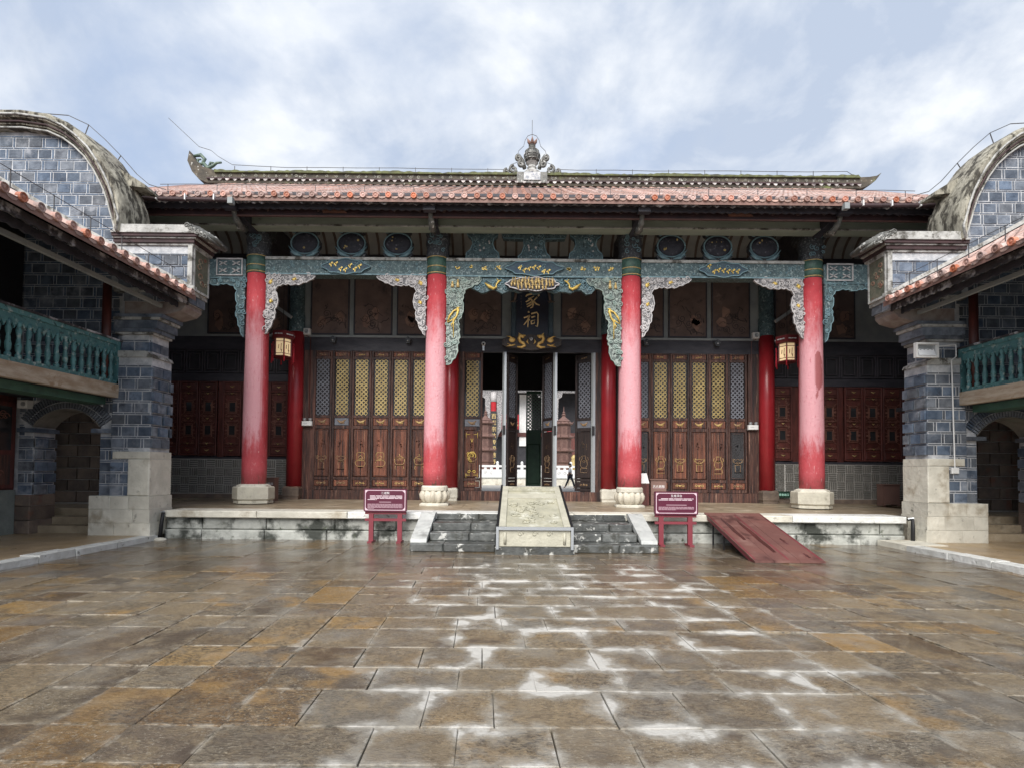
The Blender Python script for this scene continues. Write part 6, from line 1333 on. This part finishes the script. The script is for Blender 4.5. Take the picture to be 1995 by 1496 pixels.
for s, lab in ((-1, 'thin lightning wire following the left bow-topped gable'), (1, 'thin lightning wire following the right bow-topped gable')):
    t = thing('gable_wire', lab, 'wire', (s * 11, 12.8, 9.5), group='lightning wires over the wing gables')
    P = [(-12.8, 9.95), (-12, 10.12), (-11.4, 10.08), (-10.9, 9.85), (-10.5, 9.5), (-10.1, 9.1), (-9.7, 8.65), (-9.4, 8.4), (-9.0, 8.28)]
    MB().tube([(a, 12.8, b) for a, b in P], .011, 4).mirror(-s).build('wire', wire_m, t)
    for a, b, c, d in ((-12, 10.12, -12, 9.8), (-10.9, 9.85, -11.0, 9.55), (-10.1, 9.1, -10.22, 8.9)): MB().tube([(a, 12.8, b), (c, 12.8, d)], .011, 4).mirror(-s).build('pin', wire_m, t)
t = thing('eave_wire', 'thin lightning wire on pins just above the hall eave tiles', 'wire', (0, 13.3, 8.7)); MB().tube([(-9.6 + k * .8, 13.5, 8.78 + .015 * (k % 2)) for k in range(25)], .008, 4).build('wire', wire_m, t)
for k in range(16): MB().tube([(-9.4 + k * 1.25, 13.5, 8.5), (-9.4 + k * 1.25, 13.5, 8.79)], .009, 4).build('pin', wire_m, t)
for s, lab in ((-1, 'thin wire on pins above the left wing eave'), (1, 'thin wire on pins above the right wing eave')):
    t = thing('wing_eave_wire', lab, 'wire', (s * 8, 9, 5.9), group='wires above the wing eaves'); MB().tube([(s * 7.95, 11.6 - k * .5, 5.92) for k in range(14)], .006, 4).build('wire', wire_m, t)
    for k in range(9): MB().tube([(s * 7.95, 11.5 - k * .75, 5.62), (s * 7.95, 11.5 - k * .75, 5.93)], .008, 4).build('pin', wire_m, t)

# ================================================================== REAR COURTYARD seen through the doorway
rp_ = MB().box(-40, 40, 25.3, 95, -.3, .40).build('rear_courtyard', M('pale_rear_paving', (.42, .40, .36), (.32, .3, .27), 2, .6)); tag(rp_, 'pale paved rear courtyard beyond the hall', kind='structure')
tw = thing('rear_terrace', 'pale stone terrace wall under the white balustrade in the rear courtyard', 'terrace wall', (0, 34.2, .6))
MB().box(-12, 12, 34.0, 50, .6, 1.12).build('wall', wstone_m, tw); MB().box(-12, 12, 33.92, 34.5, 1.12, 1.2).build('coping', cheek_m, tw)
for k in range(14): MB().cbox(-6 + k * .9, -6 + k * .9 + .88, 33.96, 34.0, .62, 1.1, .015).build('stone_block', wstone_m, tw)
bl = thing('marble_balustrade', 'white marble balustrade beyond the open doorway', 'balustrade', (0, 34.2, 1.2))
for k in range(9):
    x = -6.15 + k * 1.55
    MB().box(x - .09, x + .09, 34.08, 34.26, 1.2, 2.0).build('post', marble_m, bl); MB().lathe([(.06, 2.0), (.09, 2.05), (.08, 2.15), (.02, 2.2)], x, 34.17, 10).build('post_cap', marble_m, bl, True)
    if k < 8:
        p = MB().box(x + .09, x + 1.46, 34.12, 34.22, 1.2, 1.68).build('panel', marble_m, bl); MB().box(x + .09, x + 1.46, 34.1, 34.24, 1.82, 1.95).build('rail', marble_m, bl)
        for d in (.4, .78, 1.16): MB().box(x + d - .08, x + d + .08, 34.13, 34.21, 1.68, 1.82).build('rail_support', marble_m, bl)
        rl = MB()
        for d in (.4, .78, 1.16): rl.spiral(x + d, 34.115, 1.45, .12, 1.3, .015)
        rl.build('carving', M_bcarv if k else (M_bcarv := M('grey_marble_carving', (.5, .5, .5), None, 5)), p)
def pagoda(x, lab):
    t = thing('stone_pagoda', lab, 'pagoda', (x, 37, 1.12), group='stone pagodas in the rear courtyard')
    MB().lathe([(.75, 1.12), (.75, 1.5), (.66, 1.6), (.62, 2.1), (.7, 2.2)], x, 37, 8, a0=pi / 8).build('base', pagoda_m, t)
    z = 2.2
    for k, r in enumerate((.60, .54, .48)):
        b = MB().lathe([(r, z), (r, z + .72)], x, 37, 8, a0=pi / 8).build('tier', pagoda_m, t)
        MB().lathe([(r * .95, z + .68), (r + .18, z + .74), (r + .2, z + .79), (r * .9, z + .95)], x, 37, 8, a0=pi / 8).build('tier_roof', pagoda_m, t)
        e = MB()
        for q in range(8): a = pi / 8 + q * pi / 4; e.tube([(x + (r + .1) * cos(a), 37 + (r + .1) * sin(a), z + .8), (x + (r + .26) * cos(a), 37 + (r + .26) * sin(a), z + .93)], [.04, .012], 5)
        e.build('roof_corner', pagoda_m, t)
        w = MB()
        for q in range(8): a = q * pi / 4; rr = r * cos(pi / 8) + .004; w.add([(x + rr * cos(a) - sin(a) * u, 37 + rr * sin(a) + cos(a) * u, zz) for u, zz in ((-.1, z + .12), (.1, z + .12), (.1, z + .5), (-.1, z + .5))], [(0, 1, 2, 3)])
        w.build('niche', M_niche, b); z += .93
    MB().lathe([(.40, z), (.5, z + .02), (.15, z + .3), (.1, z + .4), (.16, z + .46), (.08, z + .54), (.11, z + .62), (.03, z + .72), (.015, z + 1.05)], x, 37, 12).build('spire', pagoda_m, t, SM)
M_niche = M('pagoda_niche', (.12, .06, .05), None, 5)
pagoda(-2.42, 'red-brown tiered stone pagoda seen left of the doorway post'); pagoda(2.95, 'red-brown tiered stone pagoda seen right of the open doors')
rh = thing('rear_hall', 'far hall with red columns and pale carved brackets beyond the doorway', 'hall', (0, 52, 1.1))
MB().box(-14, 14, 52.5, 53, 1.1, 12).build('wall', black_m, rh); MB().box(-14, 14, 49, 58, 10.0, 10.4).build('roof', tilepan_m, rh); MB().box(-14, 14, 50.2, 50.6, 8.9, 9.6).build('lintel', brw_m, rh)
for x in (-8.2, -2.35, 2.9, 8.7):
    c = MB().lathe([(.27, 1.2), (.26, 8.0)], x, 50.2, 20).build('column', redin_m, rh, True); MB().lathe([(.29, 8.0), (.29, 8.9)], x, 50.2, 20).build('capital', reliefw_m, c, True)
    for s in (-1, 1): MB().prism([(x + s * .3, 8.9), (x + s * 1.2, 8.9), (x + s * 1.1, 8.5), (x + s * .8, 8.3), (x + s * .75, 5.4), (x + s * .5, 5.0), (x + s * .3, 4.4)], 50.15, 50.25).build('carved_bracket', brw_m, rh)
MB().box(.1, 1.3, 52.3, 52.45, 4.0, 9.0).build('painted_panel', marble_m, rh); MB().box(-12, 12, 52.2, 52.4, 4.9, 5.3).build('beam', redwood_m, rh)  # panel coloured near-white to stand in for brightness behind the green door's lattice
for x in (-5, -3.6, 3.9, 5.2): MB().box(x - .5, x + .5, 52.3, 52.4, 1.3, 4.9).build('door_leaf', redwood_m, rh)
bn = thing('red_banner', 'red banner with gold characters across the far hall', 'banner', (.3, 50.8, 5.3)); MB().box(-2.0, .02, 50.75, 50.8, 5.5, 6.9).build('cloth', M('banner_red', (.4, .02, .03), None, 3), bn)
inst(text_mesh('流光', .8, goldf_m, 1), 'lettering', bn, (-.8, 50.74, 5.85))
cb_ = thing('couplet_board', 'black couplet board with a column of gold characters on a far red column', 'board', (-2.3, 49.8, 2)); MB().box(-2.6, -2.02, 49.82, 49.88, 1.9, 7.1).build('board', blackm, cb_)
for k, ch in enumerate('百世宗功传祖德春'): inst(text_mesh(ch, .5, goldf_m, 1), 'lettering', cb_, (-2.31, 49.81, 6.45 - k * .6))
ug_ = t = thing('gold_urn', 'gilt carved ornament standing on the rear terrace by the right pagoda', 'ornament', (3.6, 36, 1.2)); MB().lathe([(.2, 1.2), (.25, 1.3), (.12, 1.5), (.28, 1.8), (.3, 2.1), (.15, 2.4), (.2, 2.5), (.05, 2.7)], 3.55, 36, 14).build('body', goldl_m, t, True)
# --- walking visitor
def person(x, y, z):
    t = thing('person', 'person in white shirt and dark trousers walking in the rear courtyard', 'person', (x, y, z))
    def skin(name, vs, es, rs, m):
        me = bpy.data.meshes.new(name); me.from_pydata(vs, es, []); o = bpy.data.objects.new(name, me); COL.objects.link(o)
        mo = o.modifiers.new('s', 'SKIN'); 
        for i, r in enumerate(rs): me.skin_vertices[0].data[i].radius = (r, r)
        me.skin_vertices[0].data[0].use_root = True
        o.modifiers.new('u', 'SUBSURF').levels = 1; bpy.context.view_layer.update()
        m2 = bpy.data.meshes.new_from_object(o.evaluated_get(bpy.context.evaluated_depsgraph_get())); bpy.data.objects.remove(o); m2.materials.clear(); m2.materials.append(m)
        for p in m2.polygons: p.use_smooth = True
        return m2
    V = [(0, 0, .92), (0, 0, 1.12), (0, 0, 1.34), (0, 0, 1.45), (-.02, -.02, 1.56), (-.03, -.03, 1.64),
         (-.02, .1, .88), (-.16, .1, .48), (-.34, .1, .1), (-.44, .1, .05), (.02, -.1, .88), (.2, -.1, .5), (.3, -.1, .08), (.2, -.1, .04),
         (0, .19, 1.38), (.06, .22, 1.1), (-.04, .2, .86), (0, -.19, 1.38), (-.08, -.22, 1.1), (-.2, -.2, .88)]
    E = [(0, 1), (1, 2), (2, 3), (3, 4), (4, 5), (0, 6), (6, 7), (7, 8), (8, 9), (0, 10), (10, 11), (11, 12), (12, 13), (2, 14), (14, 15), (15, 16), (2, 17), (17, 18), (18, 19)]
    Rr = [.14, .135, .15, .055, .085, .085, .09, .06, .045, .035, .09, .06, .045, .035, .06, .045, .032, .06, .045, .032]
    me = skin('body', V, E, Rr, M('visitor_skin', (.45, .3, .22), None, 5)); inst(me, 'body', t, (x, y, z))
    me = skin('trousers', [V[0], V[6], V[7], (-.31, .1, .16), V[10], V[11], (.285, -.1, .14)], [(0, 1), (1, 2), (2, 3), (0, 4), (4, 5), (5, 6)], [.155, .105, .075, .065, .105, .075, .065], M('dark_trousers', (.03, .035, .05), None, 5)); inst(me, 'trousers', t, (x, y, z))
    me = skin('shirt', [V[0], V[1], V[2], (0, 0, 1.42), V[14], V[15], V[17], V[18]], [(0, 1), (1, 2), (2, 3), (2, 4), (4, 5), (2, 6), (6, 7)], [.16, .15, .165, .08, .078, .066, .078, .066], M('white_shirt', (.75, .76, .78), None, 5)); inst(me, 'shirt', t, (x, y, z))
    inst(MB().ball(-.01, 0, 1.67, .10, .10, .09, 12, 8).ball(.06, 0, 1.58, .06, .08, .1, 10, 6).mesh('hair', blackm, True), 'hair', t, (x, y, z))
K = 1.32                                             # the rear court's furniture, enlarged about the camera and set back into sunlight
for t in (tw, bl, rh, bn, cb_, ug_) + tuple(o for o in bpy.data.objects if o.get('category') == 'pagoda'):
    l = WL[t]; t.scale = (K, K, K); t.location = (-.59 + (l.x + .59) * K, l.y * K, 1.6 + (l.z - 1.6) * K)
person(3.40, 37.0, .40)

for o in bpy.data.objects:
    if o.name.split('.')[0] in ('carved_relief', 'painted_lines', 'painted_figure', 'dragon_relief', 'front_carving', 'gold_carving', 'ridge_carving', 'carving', 'scroll_wings', 'arched_heads', 'gold_figure', 'gold_bat', 'fretwork', 'small_lettering', 'text_lines', 'small_text_lines', 'inlay', 'fascia_carving', 'wet_streaks'): o['kind'] = 'stuff'
